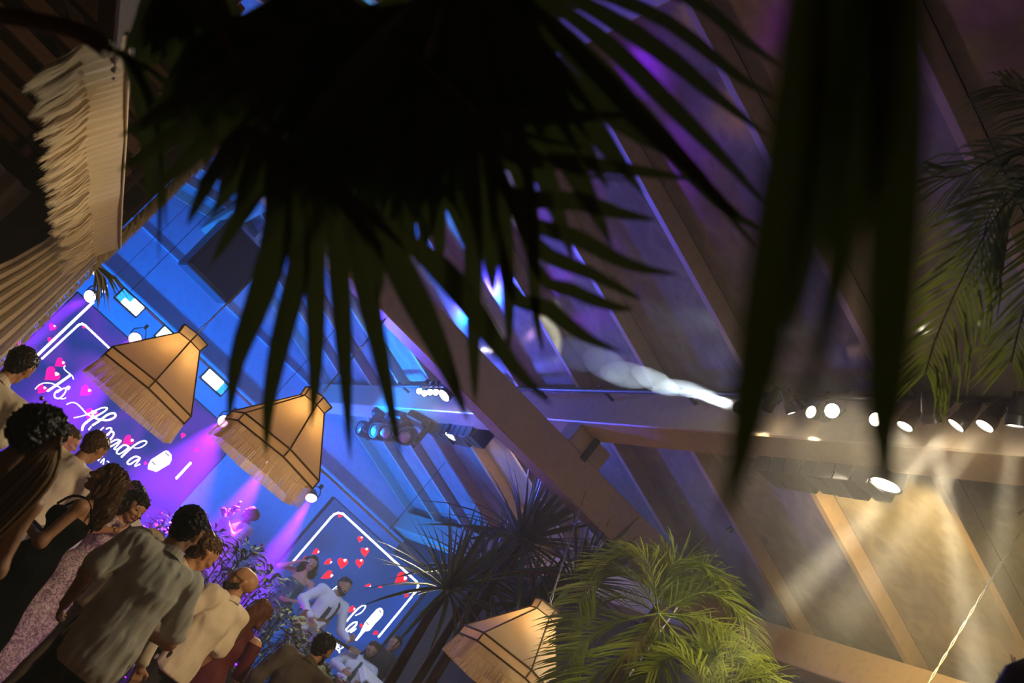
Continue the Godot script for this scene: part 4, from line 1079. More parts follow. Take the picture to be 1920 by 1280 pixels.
	var fl := [
		[Vector3(4.428, 3.259, -6.888), Vector3(4.149, 3.332, -6.955), Vector3(3.988, 3.208, -7.053), Vector3(4.005, 2.969, -7.131)], [Vector3(4.373, 3.236, -6.803), Vector3(4.095, 3.433, -6.827), Vector3(3.934, 3.385, -6.897), Vector3(3.851, 3.182, -6.996)], [Vector3(4.483, 3.281, -6.973), Vector3(4.310, 3.586, -6.923), Vector3(4.423, 3.716, -6.840), Vector3(4.692, 3.681, -6.763)], [Vector3(4.373, 3.236, -6.803), Vector3(4.479, 3.536, -6.662), Vector3(4.740, 3.576, -6.561), Vector3(5.041, 3.451, -6.504)],
		[Vector3(4.264, 3.192, -6.633), Vector3(4.111, 2.952, -6.768), Vector3(4.068, 2.691, -6.875), Vector3(4.134, 2.432, -6.944)], [Vector3(4.319, 3.214, -6.718), Vector3(4.623, 3.347, -6.569), Vector3(4.931, 3.357, -6.463), Vector3(5.215, 3.297, -6.390)], [Vector3(4.209, 3.169, -6.548), Vector3(4.263, 2.903, -6.624), Vector3(4.208, 2.635, -6.736), Vector3(4.213, 2.397, -6.818)], [Vector3(4.155, 3.147, -6.463), Vector3(4.452, 3.087, -6.385), Vector3(4.701, 3.030, -6.321), Vector3(4.880, 2.957, -6.288)],
		[Vector3(4.592, 3.326, -7.143), Vector3(4.496, 3.554, -7.095), Vector3(4.324, 3.633, -7.124), Vector3(4.195, 3.567, -7.191)], [Vector3(4.592, 3.326, -7.143), Vector3(4.586, 3.611, -7.045), Vector3(4.674, 3.772, -6.958), Vector3(4.949, 3.762, -6.870)], [Vector3(4.155, 3.147, -6.463), Vector3(4.324, 2.968, -6.469), Vector3(4.423, 2.773, -6.505), Vector3(4.462, 2.570, -6.563)], [Vector3(4.537, 3.303, -7.058), Vector3(4.281, 3.223, -7.172), Vector3(4.170, 2.963, -7.301), Vector3(4.225, 2.753, -7.356)], [Vector3(4.264, 3.192, -6.633), Vector3(4.468, 3.331, -6.516), Vector3(4.722, 3.370, -6.417), Vector3(4.955, 3.241, -6.385)]]
	for l in fl: frond(g, l, 52, 0.34, 0.0062, mats.leaf_fine, 0.25)
	# second lower palm tucked at the bottom edge
	var g2p := Vector3(4.684, 2.854, -6.167)
	var g2 := thing("fine_leaf_palm", "lower clump of bright green palm leaves at the bottom edge", "palm", Vector3(g2p.x, 0, g2p.z))
	part(g2, "trunk", Mb.new().tube([g2p - g2.position, Vector3(0, g2p.y * 0.5, 0), Vector3.ZERO], [0.05, 0.06, 0.08], 10), mats.trunk_bark)
	for l in [[Vector3(4.621, 2.835, -6.084), Vector3(4.480, 3.027, -6.063), Vector3(4.500, 3.183, -6.001), Vector3(4.658, 3.238, -5.929)], [Vector3(4.621, 2.835, -6.084), Vector3(4.368, 2.969, -6.121), Vector3(4.232, 2.936, -6.178), Vector3(4.202, 2.769, -6.247)], [Vector3(4.557, 2.816, -6.000), Vector3(4.553, 3.039, -5.923), Vector3(4.662, 3.185, -5.835), Vector3(4.863, 3.235, -5.751)], [Vector3(4.684, 2.854, -6.167), Vector3(4.497, 3.007, -6.176), Vector3(4.401, 3.152, -6.156), Vector3(4.445, 3.285, -6.095)]]:
		frond(g2, l, 46, 0.32, 0.0062, mats.leaf_fine, 0.25)
	# shaggy trunk at the lower right corner
	var sp := Vector3(3.331, 3.049, -2.993)
	var sh := thing("palm_trunk", "shaggy dark palm trunk at the lower right corner", "palm", Vector3(sp.x, 0, sp.z))
	part(sh, "trunk", Mb.new().tube([Vector3(0, 0, 0), Vector3(0.02, sp.y * 0.6, 0), Vector3(0, sp.y - 0.02, 0), Vector3(0, sp.y + 0.05, 0)], [0.10, 0.08, 0.075, 0.03], 14), mats.trunk_bark)
	var fb := Mb.new()
	for k in 260:
		var a := rng.randf() * TAU
		var yy := sp.y * (0.35 + 0.65 * rng.randf())
		var p := Vector3(cos(a) * 0.075, yy, sin(a) * 0.075)
		var o := Vector3(cos(a), 0.5 + rng.randf(), sin(a)).normalized()
		fb.blade([p, p + o * 0.03, p + o * 0.05 + Vector3.DOWN * 0.02], 0.004, Vector3.UP)
	part(sh, "fibre", fb, mats.trunk_bark).set_meta("kind", "stuff")
	# flowering shrubs before the stage
	var words := ["at the far left behind the patterned dress", "just right of the leftmost one", "under the white-suited singer", "with most of the pink flowers", "behind the bald guest", "behind the red dress", "before the woman singer", "before the guitarist", "at the right end beside the drums"]
	for k in 9:
		var sx := 2.35 + k * 0.42
		var sy := [1.45, 1.75, 2.0, 2.12, 2.05, 1.85, 1.75, 1.6, 1.25][k] as float
		var s := thing("flowering_shrub", "leafy shrub with pink flowers before the stage, " + words[k], "shrub", Vector3(sx, 0, -13.35 + 0.18 * (k % 2)), 0.0, "shrubs along the stage front")
		var lm := Mb.new()
		var stems := Mb.new()
		for q in 7:
			var a := q * 2.4
			stems.tube([Vector3.ZERO, Vector3(cos(a) * 0.1, sy * 0.5, sin(a) * 0.1), Vector3(cos(a) * 0.2, sy * 0.92, sin(a) * 0.2)], [0.014, 0.01, 0.005], 5)
		part(s, "stem", stems, mats.trunk_bark)
		for q in 460:
			var a := rng.randf() * TAU
			var yy := pow(rng.randf(), 0.7)
			var rr := (0.10 + 0.20 * sin(PI * clampf(yy * 0.8 + 0.15, 0, 1))) * sqrt(rng.randf())
			var p := Vector3(cos(a) * rr, 0.15 + yy * (sy - 0.15), sin(a) * rr)
			var d := Vector3(cos(a) + rng.randf() - 0.5, rng.randf() * 1.2 - 0.2, sin(a) + rng.randf() - 0.5).normalized()
			var l := 0.10 + 0.12 * rng.randf()
			lm.blade([p, p + d * l * 0.5, p + d * l + Vector3.DOWN * l * 0.25], 0.016 + 0.012 * rng.randf(), Vector3.UP + d.cross(Vector3.UP) * (rng.randf() - 0.5), 0.25, 0.4, 0.3)
		part(s, "foliage", lm, mats.shrub_leaf).set_meta("kind", "stuff")
		for q in (22 if k in [2, 3, 4] else 9):
			var a := rng.randf() * TAU
			var p := Vector3(cos(a) * 0.24, sy * (0.55 + 0.5 * rng.randf()), sin(a) * 0.24)
			var fm := Mb.new()
			for pe in 5:
				var b := pe * TAU / 5 + rng.randf()
				var d := Vector3(cos(b), 0.4, sin(b)).normalized()
				fm.blade([p, p + d * 0.032, p + d * 0.058], 0.021, Vector3.UP, 0.2, 0.5, 0.4)
			part(s, "flower", fm, mats.pink_petal)

# ---------- cabana at the left ----------
func build_cabana() -> void:
	var t := thing("cabana", "dark timber cabana frame at the upper left", "cabana", Vector3(-1.2, 0, -6.8))
	var o := t.position
	var bar := func(called: String, a: Vector3, b: Vector3, w: float, h: float) -> void:
		var d := b - a
		part(t, called, Mb.new().bevel(Vector3.ZERO, Vector3(w, h, d.length()), 0.01), mats.dark_timber, (a + b) * 0.5 - o, aim(d))
	# posts, beams and roof poles
	bar.call("post", Vector3(0.0, 0, -9.2), Vector3(0.0, 2.85, -9.2), 0.12, 0.12)
	bar.call("post", Vector3(-2.4, 0, -9.2), Vector3(-2.4, 2.85, -9.2), 0.12, 0.12)
	bar.call("post", Vector3(-2.9, 0, -4.6), Vector3(-2.9, 2.85, -4.6), 0.12, 0.12)
	bar.call("beam", Vector3(-0.60, 2.86, -4.2), Vector3(0.06, 2.86, -9.3), 0.10, 0.14)
	bar.call("beam", Vector3(-2.9, 2.86, -4.2), Vector3(-2.4, 2.86, -9.3), 0.10, 0.14)
	bar.call("beam", Vector3(-2.9, 2.98, -4.6), Vector3(-0.55, 2.98, -4.6), 0.10, 0.14)
	bar.call("beam", Vector3(-2.5, 2.98, -9.1), Vector3(0.0, 2.98, -9.1), 0.10, 0.14)
	for k in 7:
		bar.call("roof_pole", Vector3(-2.8 + k * 0.06, 3.05, -4.7 - k * 0.7), Vector3(-0.3 + k * 0.04, 3.05, -4.9 - k * 0.7), 0.07, 0.09)
	for k in 4:
		bar.call("brace", Vector3(-0.45 + k * 0.1, 3.1, -5.2 - k * 1.1), Vector3(-1.6 + k * 0.1, 3.75, -5.6 - k * 1.1), 0.08, 0.08)
	part(t, "lattice_board", Mb.new().bevel(Vector3(-0.20, 3.4, -8.72) - o, Vector3(0.50, 1.3, 0.03), 0.006), mats.dark_timber)
	bar.call("ridge_pole", Vector3(-1.7, 3.8, -4.6), Vector3(-1.2, 3.8, -9.4), 0.1, 0.1)
	# thatch boards closing the roof
	for k in 16:
		var z := -4.2 - k * 0.34
		part(t, "roof_board", Mb.new().bevel(Vector3.ZERO, Vector3(3.4, 0.03, 0.348), 0.006), mats.dark_timber, Vector3(-2.32 + k * 0.042, 3.92, z) - o)
	for k in 9:
		part(t, "wall_board", Mb.new().bevel(Vector3.ZERO, Vector3(2.75, 0.318, 0.03), 0.006), mats.dark_timber, Vector3(-1.38, 2.80 + k * 0.31 - 1.55, -9.5) - o)
	# fringed valance along the beam
	var v := thing("fringed_valance", "cream gathered valance with a shaggy fringe at the upper left", "valance", Vector3(-0.3, 2.8, -6.5))
	var vo := v.position
	var a0 := Vector3(-0.53, 2.83, -4.75)
	var a1 := Vector3(0.10, 2.78, -8.45)
	var N := 150
	var cm := Mb.new()
	var row := []
	for i in N + 1:
		var s := float(i) / N
		var r := []
		for j in 9:
			var w := j / 8.0
			var p := a0.lerp(a1, s) + Vector3(0.06, 0.02, 0.0)
			var gather := sin(s * 260.0 + sin(s * 37.0) * 2.0) * 0.014 * w
			var sag := 0.012 * sin(s * 9.0)
			r.append(p + Vector3(-0.085 * w + gather, -0.17 * w + sag - 0.01 * w * sin(s * 23.0), gather * 0.6) - vo)
		row.append(r)
	for i in N:
		for j in 8: cm.quad(row[i][j], row[i][j + 1], row[i + 1][j + 1], row[i + 1][j])
	part(v, "gathered_band", cm, mats.canvas)
	part(v, "hem_cord", Mb.new().tube([a0 + Vector3(0.062, 0.025, 0) - vo, a0.lerp(a1, 0.33) + Vector3(0.064, 0.03, 0) - vo, a0.lerp(a1, 0.7) + Vector3(0.066, 0.018, 0) - vo, a1 + Vector3(0.062, 0.025, 0) - vo], [0.008], 6), mats.canvas)
	var fm := Mb.new()
	for k in 6500:
		var s := rng.randf()
		var f := s * N
		var i := mini(int(f), N - 1)
		var p: Vector3 = row[i][8].lerp(row[i + 1][8], f - i) + Vector3(0, 0.015 * rng.randf(), 0)
		var L := 0.15 + 0.10 * rng.randf() + 0.03 * sin(s * 70.0)
		var q := Vector3(-0.10 + 0.06 * sin(s * 150.0), -1, 0.05 * sin(s * 110.0) + 0.16 * (rng.randf() - 0.5)).normalized()
		fm.blade([p, p + q * L * 0.5 + Vector3(0.012 * sin(s * 400.0), 0, 0), p + q * L + Vector3(-0.02 * rng.randf(), 0, 0)], 0.0035, Vector3(1, 0.1, 0.2 + rng.randf()), 0.3, 0.3, 0.9)
	part(v, "fringe", fm, mats.canvas).set_meta("kind", "stuff")
	# gathered curtain at the corner post
	var c := thing("curtain", "long cream curtain hanging in folds at the cabana corner", "curtain", Vector3(0.03, 0, -9.0))
	var cu := Mb.new()
	var cols := 90
	var grid := []
	for i in cols + 1:
		var s := float(i) / cols
		var r := []
		for j in 13:
			var w := j / 12.0
			var width := lerpf(0.34, 0.78, smoothstep(0.0, 0.6, w))
			var x := 0.10 - s * width + 0.06 * w
			r.append(Vector3(x, 2.76 - 2.74 * w, 0.05 * sin(s * 46.0 + w * 0.8) * (0.6 + 0.7 * w) + 0.18 * s))
		grid.append(r)
	for i in cols:
		for j in 12: cu.quad(grid[i][j], grid[i][j + 1], grid[i + 1][j + 1], grid[i + 1][j])
	part(c, "cloth", cu, mats.canvas)
	var tf := Mb.new()
	for k in 420:
		var w := rng.randf()
		var p := Vector3(0.10 + 0.06 * w, 2.74 - 2.6 * w, 0.02)
		tf.blade([p, p + Vector3(0.025, -0.02, 0.01), p + Vector3(0.05 * rng.randf(), -0.09, 0.02)], 0.005, Vector3.BACK, 0.2, 0.3, 0.9)
	part(c, "edge_fringe", tf, mats.canvas).set_meta("kind", "stuff")
	var c2 := thing("curtain", "pale strip of curtain behind the cabana beams at the far left edge", "curtain", Vector3(-1.05, 0, -9.35))
	cu = Mb.new()
	for i in 30:
		var x0 := -0.5 + i / 30.0
		var x1 := -0.5 + (i + 1) / 30.0
		cu.quad(Vector3(x0, 0.02, 0.04 * sin(x0 * 40)), Vector3(x1, 0.02, 0.04 * sin(x1 * 40)), Vector3(x1, 2.8, 0.03 * sin(x1 * 40)), Vector3(x0, 2.8, 0.03 * sin(x0 * 40)))
	part(c2, "cloth", cu, mats.canvas)
	# lattice with raffia edging hung beyond the valance
	var l := thing("raffia_lattice", "upright dark lattice edged with pale raffia beside the blue wall", "lattice", Vector3(0.0, 2.72, -8.55))
	for x in [0.05, -0.10, -0.42]:
		part(l, "rail", Mb.new().bevel(Vector3(x, 0.62, 0), Vector3(0.045, 1.25, 0.045), 0.006), mats.dark_timber)
	for k in 6:
		part(l, "rung", Mb.new().bevel(Vector3(-0.18, 0.08 + k * 0.22, 0.0), Vector3(0.5, 0.035, 0.035), 0.005), mats.dark_timber)
		part(l, "diagonal", Mb.new().bevel(Vector3(-0.26, 0.18 + k * 0.22, 0.012), Vector3(0.36, 0.03, 0.03), 0.005, Basis(Vector3.BACK, 0.6 if k % 2 == 0 else -0.6)), mats.dark_timber)
	var rm := Mb.new()
	for k in 1500:
		var y := rng.randf() * 1.32
		var p := Vector3(0.085, y, (rng.randf() - 0.5) * 0.09)
		var q := Vector3(0.03 + 0.06 * rng.randf(), -0.12 * rng.randf(), 0.10 * (rng.randf() - 0.5))
		rm.blade([p, p + q * 0.6, p + q + Vector3(0, -0.02, 0)], 0.0045, Vector3.BACK, 0.3, 0.3, 0.9)
	part(l, "raffia", rm, mats.raffia).set_meta("kind", "stuff")
	# tuft of narrow leaves at the curtain head
	var tu := thing("narrow_leaf_plant", "tuft of narrow pale leaves at the head of the curtain", "plant", Vector3(0.12, 2.68, -9.02))
	for k in 22:
		var d := Vector3(0.6 + 0.8 * rng.randf(), -0.9 + 1.1 * rng.randf(), 0.3 * (rng.randf() - 0.5)).normalized()
		var L := 0.2 + 0.18 * rng.randf()
		part(tu, "leaf", Mb.new().blade([Vector3.ZERO, d * L * 0.5, d * L + Vector3.DOWN * 0.06], 0.008, Vector3.BACK, 0.2, 0.4, 0.4), mats.raffia if k % 3 == 0 else mats.leaf_yucca)

# ---------- figures: tapered capsules joined by a smooth minimum, meshed as surface nets ----------
# prims: [a, b, radius at a, radius at b, depth factor]; clips: [normal, offset] keeps dot(normal, p) < offset
func blob(into: Mb, prims: Array, cell: float, k: float, clips := [], amp := 0.0, freq := Vector3.ONE, seed_ := 1) -> void:
	var lo := Vector3.ONE * 1e9
	var hi := -lo
	for q in prims:
		var r: float = maxf(q[2], q[3])
		var v := Vector3(r, r, r)
		lo = lo.min((q[0] as Vector3).min(q[1]) - v); hi = hi.max((q[0] as Vector3).max(q[1]) + v)
	for c in clips:   # axis-aligned clips tighten the box
		var nn: Vector3 = c[0]
		if nn == Vector3.UP: hi.y = minf(hi.y, c[1] + cell)
		if nn == Vector3.DOWN: lo.y = maxf(lo.y, -c[1] - cell)
	var pad := cell * 3.0 + amp * 1.5
	lo -= Vector3.ONE * pad; hi += Vector3.ONE * pad
	var nx := int((hi.x - lo.x) / cell) + 2
	var ny := int((hi.y - lo.y) / cell) + 2
	var nz := int((hi.z - lo.z) / cell) + 2
	var f := PackedFloat32Array()
	f.resize(nx * ny * nz)
	f.fill(1.0)
	var m := k + cell * 2.0
	for q in prims:
		var a: Vector3 = q[0]
		var ab: Vector3 = q[1] - q[0]
		var ra: float = q[2]
		var dr: float = q[3] - q[2]
		var fz: float = q[4] if q.size() > 4 else 1.0
		ab.z *= fz
		var inv := 1.0 / maxf(ab.length_squared(), 1e-9)
		var r := maxf(q[2], q[3]) + m
		var l: Vector3 = (a.min(q[1]) - Vector3(r, r, r) - lo) / cell
		var h: Vector3 = (a.max(q[1]) + Vector3(r, r, r) - lo) / cell
		var i0 := maxi(0, int(l.x)); var i1 := mini(nx, int(h.x) + 2)
		var j0 := maxi(0, int(l.y)); var j1 := mini(ny, int(h.y) + 2)
		var k0 := maxi(0, int(l.z)); var k1 := mini(nz, int(h.z) + 2)
		var ik := 1.0 / k
		for kz in range(k0, k1):
			var pz := (lo.z + kz * cell - a.z) * fz
			for jy in range(j0, j1):
				var p := Vector3(0, lo.y + jy * cell - a.y, pz)
				var at := (kz * ny + jy) * nx
				var x0 := lo.x - a.x
				for ixx in range(i0, i1):
					p.x = x0 + ixx * cell
					var t := clampf(p.dot(ab) * inv, 0.0, 1.0)
					var d := (p - ab * t).length() - ra - dr * t
					var o := f[at + ixx]
					if d < o + k:
						var g := k - absf(d - o)
						if d > o: d = o
						if g > 0.0: d -= g * g * ik * 0.25
						f[at + ixx] = d
	var fn: FastNoiseLite
	if amp > 0.0:
		fn = FastNoiseLite.new()
		fn.seed = seed_; fn.frequency = 1.0; fn.fractal_octaves = 2
	# rows that hold some inside
	var live := PackedByteArray()
	live.resize(ny * nz)
	for kz in nz:
		for jy in ny:
			var at := (kz * ny + jy) * nx
			var any := 0
			for ixx in nx:
				var d := f[at + ixx]
				if d < 0.06:
					if amp > 0.0 and d > -0.05:
						var p := lo + Vector3(ixx, jy, kz) * cell
						var n1 := fn.get_noise_3dv(p * freq)
						d += amp * (n1 + 0.45 * (0.5 - 2.0 * absf(fn.get_noise_3dv((p + Vector3(3, 7, 1)) * freq * Vector3(1.9, 1.1, 1.9)))))
					for c in clips:
						d = maxf(d, (c[0] as Vector3).dot(lo + Vector3(ixx, jy, kz) * cell) - c[1])
					f[at + ixx] = d
					if d < 0.0: any = 1
			live[kz * ny + jy] = any
	var id := {}
	var base := into.v.size()
	var sx := 1
	var sy := nx
	var sz := nx * ny
	var offs := PackedInt32Array([0, sx, sy, sx + sy, sz, sx + sz, sy + sz, sx + sy + sz])
	var edges := PackedInt32Array([0, 1, 2, 3, 4, 5, 6, 7, 0, 2, 1, 3, 4, 6, 5, 7, 0, 4, 1, 5, 2, 6, 3, 7])
	var cells := PackedInt32Array()
	for kz in nz - 1:
		for jy in ny - 1:
			var w := kz * ny + jy
			if not (live[w] or live[w + 1] or live[w + ny] or live[w + ny + 1]): continue
			var at := w * nx
			for ixx in nx - 1:
				var c := at + ixx
				var s := 0
				for e in 8:
					if f[c + offs[e]] < 0.0: s += 1
				if s == 0 or s == 8: continue
				var sum := Vector3.ZERO
				var cnt := 0
				for e in range(0, 24, 2):
					var a := edges[e]
					var b := edges[e + 1]
					var fa := f[c + offs[a]]
					var fb := f[c + offs[b]]
					if (fa < 0.0) != (fb < 0.0):
						var t := fa / (fa - fb)
						var pa := Vector3(a & 1, (a >> 1) & 1, (a >> 2) & 1)
						var pb := Vector3(b & 1, (b >> 1) & 1, (b >> 2) & 1)
						sum += pa.lerp(pb, t); cnt += 1
				id[c] = into.v.size()
				into.v.append(lo + (Vector3(ixx, jy, kz) + sum / cnt) * cell)
				into.n.append(Vector3.ZERO)
				cells.append(c)
	for c in cells:
		if f[c] < 0.0 or true:
			var inside := f[c] < 0.0
			for ax in 3:
				var st := [sx, sy, sz][ax] as int
				var u := [sy, sz, sx][ax] as int
				var w := [sz, sx, sy][ax] as int
				if (f[c + st] < 0.0) == inside: continue
				if not (id.has(c - u) and id.has(c - w) and id.has(c - u - w)): continue
				var a: int = id[c - u - w]
				var b: int = id[c - w]
				var d: int = id[c]
				var e: int = id[c - u]
				var v1 := into.v[a]
				var nn := (into.v[d] - v1).cross(into.v[e] - into.v[b])
				if inside:
					into.tri(a, b, d); into.tri(a, d, e)
				else:
					into.tri(a, d, b); into.tri(a, e, d); nn = -nn
				into.n[a] += nn; into.n[b] += nn; into.n[d] += nn; into.n[e] += nn
	for i in range(base, into.v.size()): into.n[i] = into.n[i].normalized()

func head_prims(h: Transform3D, s: float, soft: bool) -> Array:
	var j := 0.86 if soft else 1.0
	var o := []
	for q in [
		[Vector3(0, 0.032, -0.028), Vector3(0, 0.034, 0.018), 0.084, 0.078], [Vector3(0, 0.0, 0.02), Vector3(0, -0.05, 0.03), 0.070, 0.054 * j],
		[Vector3(0, -0.078, 0.045), Vector3(0, -0.092, 0.062), 0.034 * j, 0.026 * j], [Vector3(0.043, -0.05, 0.0), Vector3(0.016, -0.088, 0.05), 0.028 * j, 0.024 * j], [Vector3(-0.043, -0.05, 0.0), Vector3(-0.016, -0.088, 0.05), 0.028 * j, 0.024 * j],
		[Vector3(0, 0.012, 0.088), Vector3(0, -0.028, 0.108), 0.008, 0.013], [Vector3(0.012, -0.03, 0.09), Vector3(-0.012, -0.03, 0.09), 0.010, 0.010],
		[Vector3(0.045, 0.022, 0.068), Vector3(0.012, 0.020, 0.086), 0.013, 0.012], [Vector3(-0.045, 0.022, 0.068), Vector3(-0.012, 0.020, 0.086), 0.013, 0.012],
		[Vector3(0.05, -0.02, 0.055), Vector3(0.03, -0.03, 0.07), 0.020, 0.018], [Vector3(-0.05, -0.02, 0.055), Vector3(-0.03, -0.03, 0.07), 0.020, 0.018],
		[Vector3(0.017, -0.061, 0.080), Vector3(-0.017, -0.061, 0.080), 0.011, 0.011],
		[Vector3(0.079, 0.012, -0.012), Vector3(0.076, -0.026, -0.004), 0.013, 0.009], [Vector3(-0.079, 0.012, -0.012), Vector3(-0.076, -0.026, -0.004), 0.013, 0.009]]:
		o.append([h * (q[0] * s), h * (q[1] * s), q[2] * s, q[3] * s])
	return o

# a hand: palm, four fingers and a thumb; w wrist, d direction of the fingers, p palm normal, curl 0..1
func hand_prims(w: Vector3, d: Vector3, p: Vector3, curl: float, side: float, s := 1.0) -> Array:
	d = d.normalized()
	var x := d.cross(p).normalized() * side   # towards the thumb
	p = x.cross(d).normalized() * side
	var o := [[w, w + d * 0.03 * s, 0.026 * s, 0.027 * s]]
	for i in 4:
		var off := x * (0.027 - 0.018 * i) * s
		o.append([w + d * 0.02 * s + off * 0.8, w + d * 0.085 * s + off, 0.013 * s, 0.011 * s])
		var L: float = [0.072, 0.080, 0.074, 0.058][i] * s
		var q := w + d * 0.088 * s + off
		var ang := 0.15 + curl * 0.9
		for seg in 3:
			var dd := (d * cos(ang * (seg + 0.6)) + p * sin(ang * (seg + 0.6))).normalized()
			var e: Vector3 = q + dd * L * [0.45, 0.32, 0.27][seg]
			o.append([q, e, (0.0098 - 0.001 * seg) * s, (0.0092 - 0.001 * seg) * s])
			q = e
	var tq := w + d * 0.03 * s + x * 0.025 * s
	var t1 := tq + (d * 0.6 + x * 0.8 + p * 0.35 * curl).normalized() * 0.045 * s
	var t2 := t1 + (d * 0.85 + x * 0.25 + p * (0.3 + 0.6 * curl)).normalized() * 0.035 * s
	o.append([tq, t1, 0.014 * s, 0.0115 * s]); o.append([t1, t2, 0.0112 * s, 0.009 * s])
	return o

func mirror(v: Vector3) -> Vector3:
	return Vector3(-v.x, v.y, v.z)

# spec keys: label, at, yaw, h (height), wide, lean, head [yaw, pitch, roll], J joints, skin, hair [style, material],
# top [style, material, ...], bottom [style, material], fine (cell size factor), hands
func person(sp: Dictionary) -> Dictionary:
	var t := thing("person", sp.label, "person", sp.at, sp.yaw, sp.get("group", ""))
	var H: float = sp.get("h", 1.75) / 1.75
	var wd: float = sp.get("wide", 1.0)
	var fem: bool = sp.get("fem", false)
	var fine: float = sp.get("fine", 1.0)
	var bc := 0.016 * fine
	var J := {
		"pelvis": Vector3(0, 0.96, 0), "waist": Vector3(0, 1.10, 0.0), "chest": Vector3(0, 1.28, -0.005), "neck": Vector3(0, 1.455, -0.02), "head": Vector3(0, 1.605, 0.01),
		"shL": Vector3(0.178, 1.40, -0.02), "shR": Vector3(-0.178, 1.40, -0.02), "elL": Vector3(0.25, 1.13, -0.04), "elR": Vector3(-0.25, 1.13, -0.04), "wrL": Vector3(0.26, 0.89, 0.05), "wrR": Vector3(-0.26, 0.89, 0.05),
		"hipL": Vector3(0.09, 0.92, 0), "hipR": Vector3(-0.09, 0.92, 0), "knL": Vector3(0.10, 0.50, 0.02), "knR": Vector3(-0.10, 0.50, 0.02), "anL": Vector3(0.11, 0.085, -0.02), "anR": Vector3(-0.11, 0.085, -0.02)}
	var lean: Vector3 = sp.get("lean", Vector3.ZERO)   # how far the neck moves from upright
	for n in J:
		var v: Vector3 = J[n]
		if sp.get("J", {}).has(n): v = sp.J[n]
		if n.begins_with("sh") or n.begins_with("hip"): v.x *= wd
		if not (n.begins_with("kn") or n.begins_with("an") or n.begins_with("hip")): v += lean * clampf((v.y - 0.95) / 0.5, 0.0, 1.2)
		J[n] = v * H
	var hr: Array = sp.get("head", [0.0, 0.0, 0.0])
	var hs: float = sp.get("hs", 1.0)
	var ht := Transform3D(Basis(Vector3.UP, hr[0]) * Basis(Vector3.RIGHT, hr[1]) * Basis(Vector3.BACK, hr[2]), J.head)
	# body: trunk and limbs, then head and hands on finer grids, all one mesh
	var body := Mb.new()
	var fr := 0.86 if fem else 1.0
	var trunk := [
		[J.pelvis, J.waist, 0.128 * wd, 0.112 * wd * fr, 1.3], [J.waist, J.chest, 0.112 * wd * fr, 0.130 * wd, 1.35], [J.chest, J.neck - Vector3(0, 0.05, 0), 0.118 * wd, 0.065, 1.3],
		[J.shL, J.shR, 0.045 * fr, 0.045 * fr], [J.neck - Vector3(0, 0.06, 0), J.head - ht.basis * Vector3(0, 0.06, 0.018), 0.060 * fr, 0.052 * fr]]
	var limb := []
	for s in ["L", "R"]:
		limb.append([J["sh" + s], J["el" + s], 0.043 * fr * wd, 0.039 * fr]); limb.append([J["el" + s], J["wr" + s], 0.039 * fr, 0.027 * fr])
		limb.append([J["hip" + s], J["kn" + s], 0.082, 0.055]); limb.append([J["kn" + s], J["an" + s], 0.054, 0.036]); limb.append([J["an" + s], J["an" + s] + Vector3(0.015 if s == "L" else -0.015, -0.045, 0.15), 0.036, 0.030])
	blob(body, trunk + limb, bc, 0.045)
	blob(body, head_prims(ht, hs * (0.96 if fem else 1.0), fem) + [[J.neck - Vector3(0, 0.03, 0), J.head - ht.basis * Vector3(0, 0.06, 0.018), 0.058 * fr, 0.052 * fr]], 0.006 * fine, 0.016)
	var hands: Dictionary = sp.get("hands", {})
	for s in ["L", "R"]:
		var q: Array = hands.get(s, [J["wr" + s] - J["el" + s], Vector3(1 if s == "R" else -1, 0, 0), 0.35])
		blob(body, hand_prims(J["wr" + s], q[0], q[1], q[2], 1.0 if s == "R" else -1.0, 0.95 if fem else 1.02), 0.0055 * fine, 0.006)
	var bo := part(t, "body", body, sp.skin)
	# face details
	for s in [-1.0, 1.0]:
		part(bo, "eye", Mb.new().ball(ht * (Vector3(0.031 * s, 0.004, 0.078) * hs), Vector3(0.0135, 0.008, 0.009), ht.basis, 8), mats.eye_dark)
		part(bo, "eyebrow", Mb.new().tube([ht * (Vector3(0.016 * s, 0.024, 0.093) * hs), ht * (Vector3(0.034 * s, 0.029, 0.086) * hs), ht * (Vector3(0.052 * s, 0.024, 0.070) * hs)], [0.0035], 5), mats.beard_dark if not sp.has("brow") else sp.brow)
	part(bo, "lips", Mb.new().ball(ht * (Vector3(0, -0.061, 0.090) * hs), Vector3(0.022, 0.008, 0.008), ht.basis, 8), mats.lip_red if fem else sp.skin)
	# clothing
	var top: Array = sp.top
	var dress: bool = top[0] == "dress" or top[0] == "strapless"
	if sp.has("bottom"):
		var tm := Mb.new()
		var pr := [[J.pelvis, J.pelvis + Vector3(0, 0.08, 0), 0.145 * wd, 0.135 * wd, 1.3]]
		for s in ["L", "R"]:
			pr.append([J["hip" + s], J["kn" + s], 0.100, 0.078]); pr.append([J["kn" + s], J["an" + s] - Vector3(0, 0.03, 0), 0.078, 0.068])
		blob(tm, pr, 0.018 * fine, 0.04, [[Vector3.UP, 1.06 * H], [Vector3.DOWN, -0.05]], 0.012, Vector3(9, 4, 9), 5)
		part(t, "trousers", tm, sp.bottom[1])
		for s in ["L", "R"]:
			var sh := Mb.new()
			blob(sh, [[J["an" + s] + Vector3(0, -0.03, -0.02), J["an" + s] + Vector3(0.015 if s == "L" else -0.015, -0.045, 0.16), 0.045, 0.038], [J["an" + s], J["an" + s] + Vector3(0, -0.02, 0), 0.047, 0.047]], 0.014 * fine, 0.03, [[Vector3.DOWN, -0.005]])
			part(t, "shoe", sh, mats.shoe_black)
	var cm := Mb.new()
	var g: float = sp.get("loose", 0.024)
	var fold: float = sp.get("fold", 0.014)
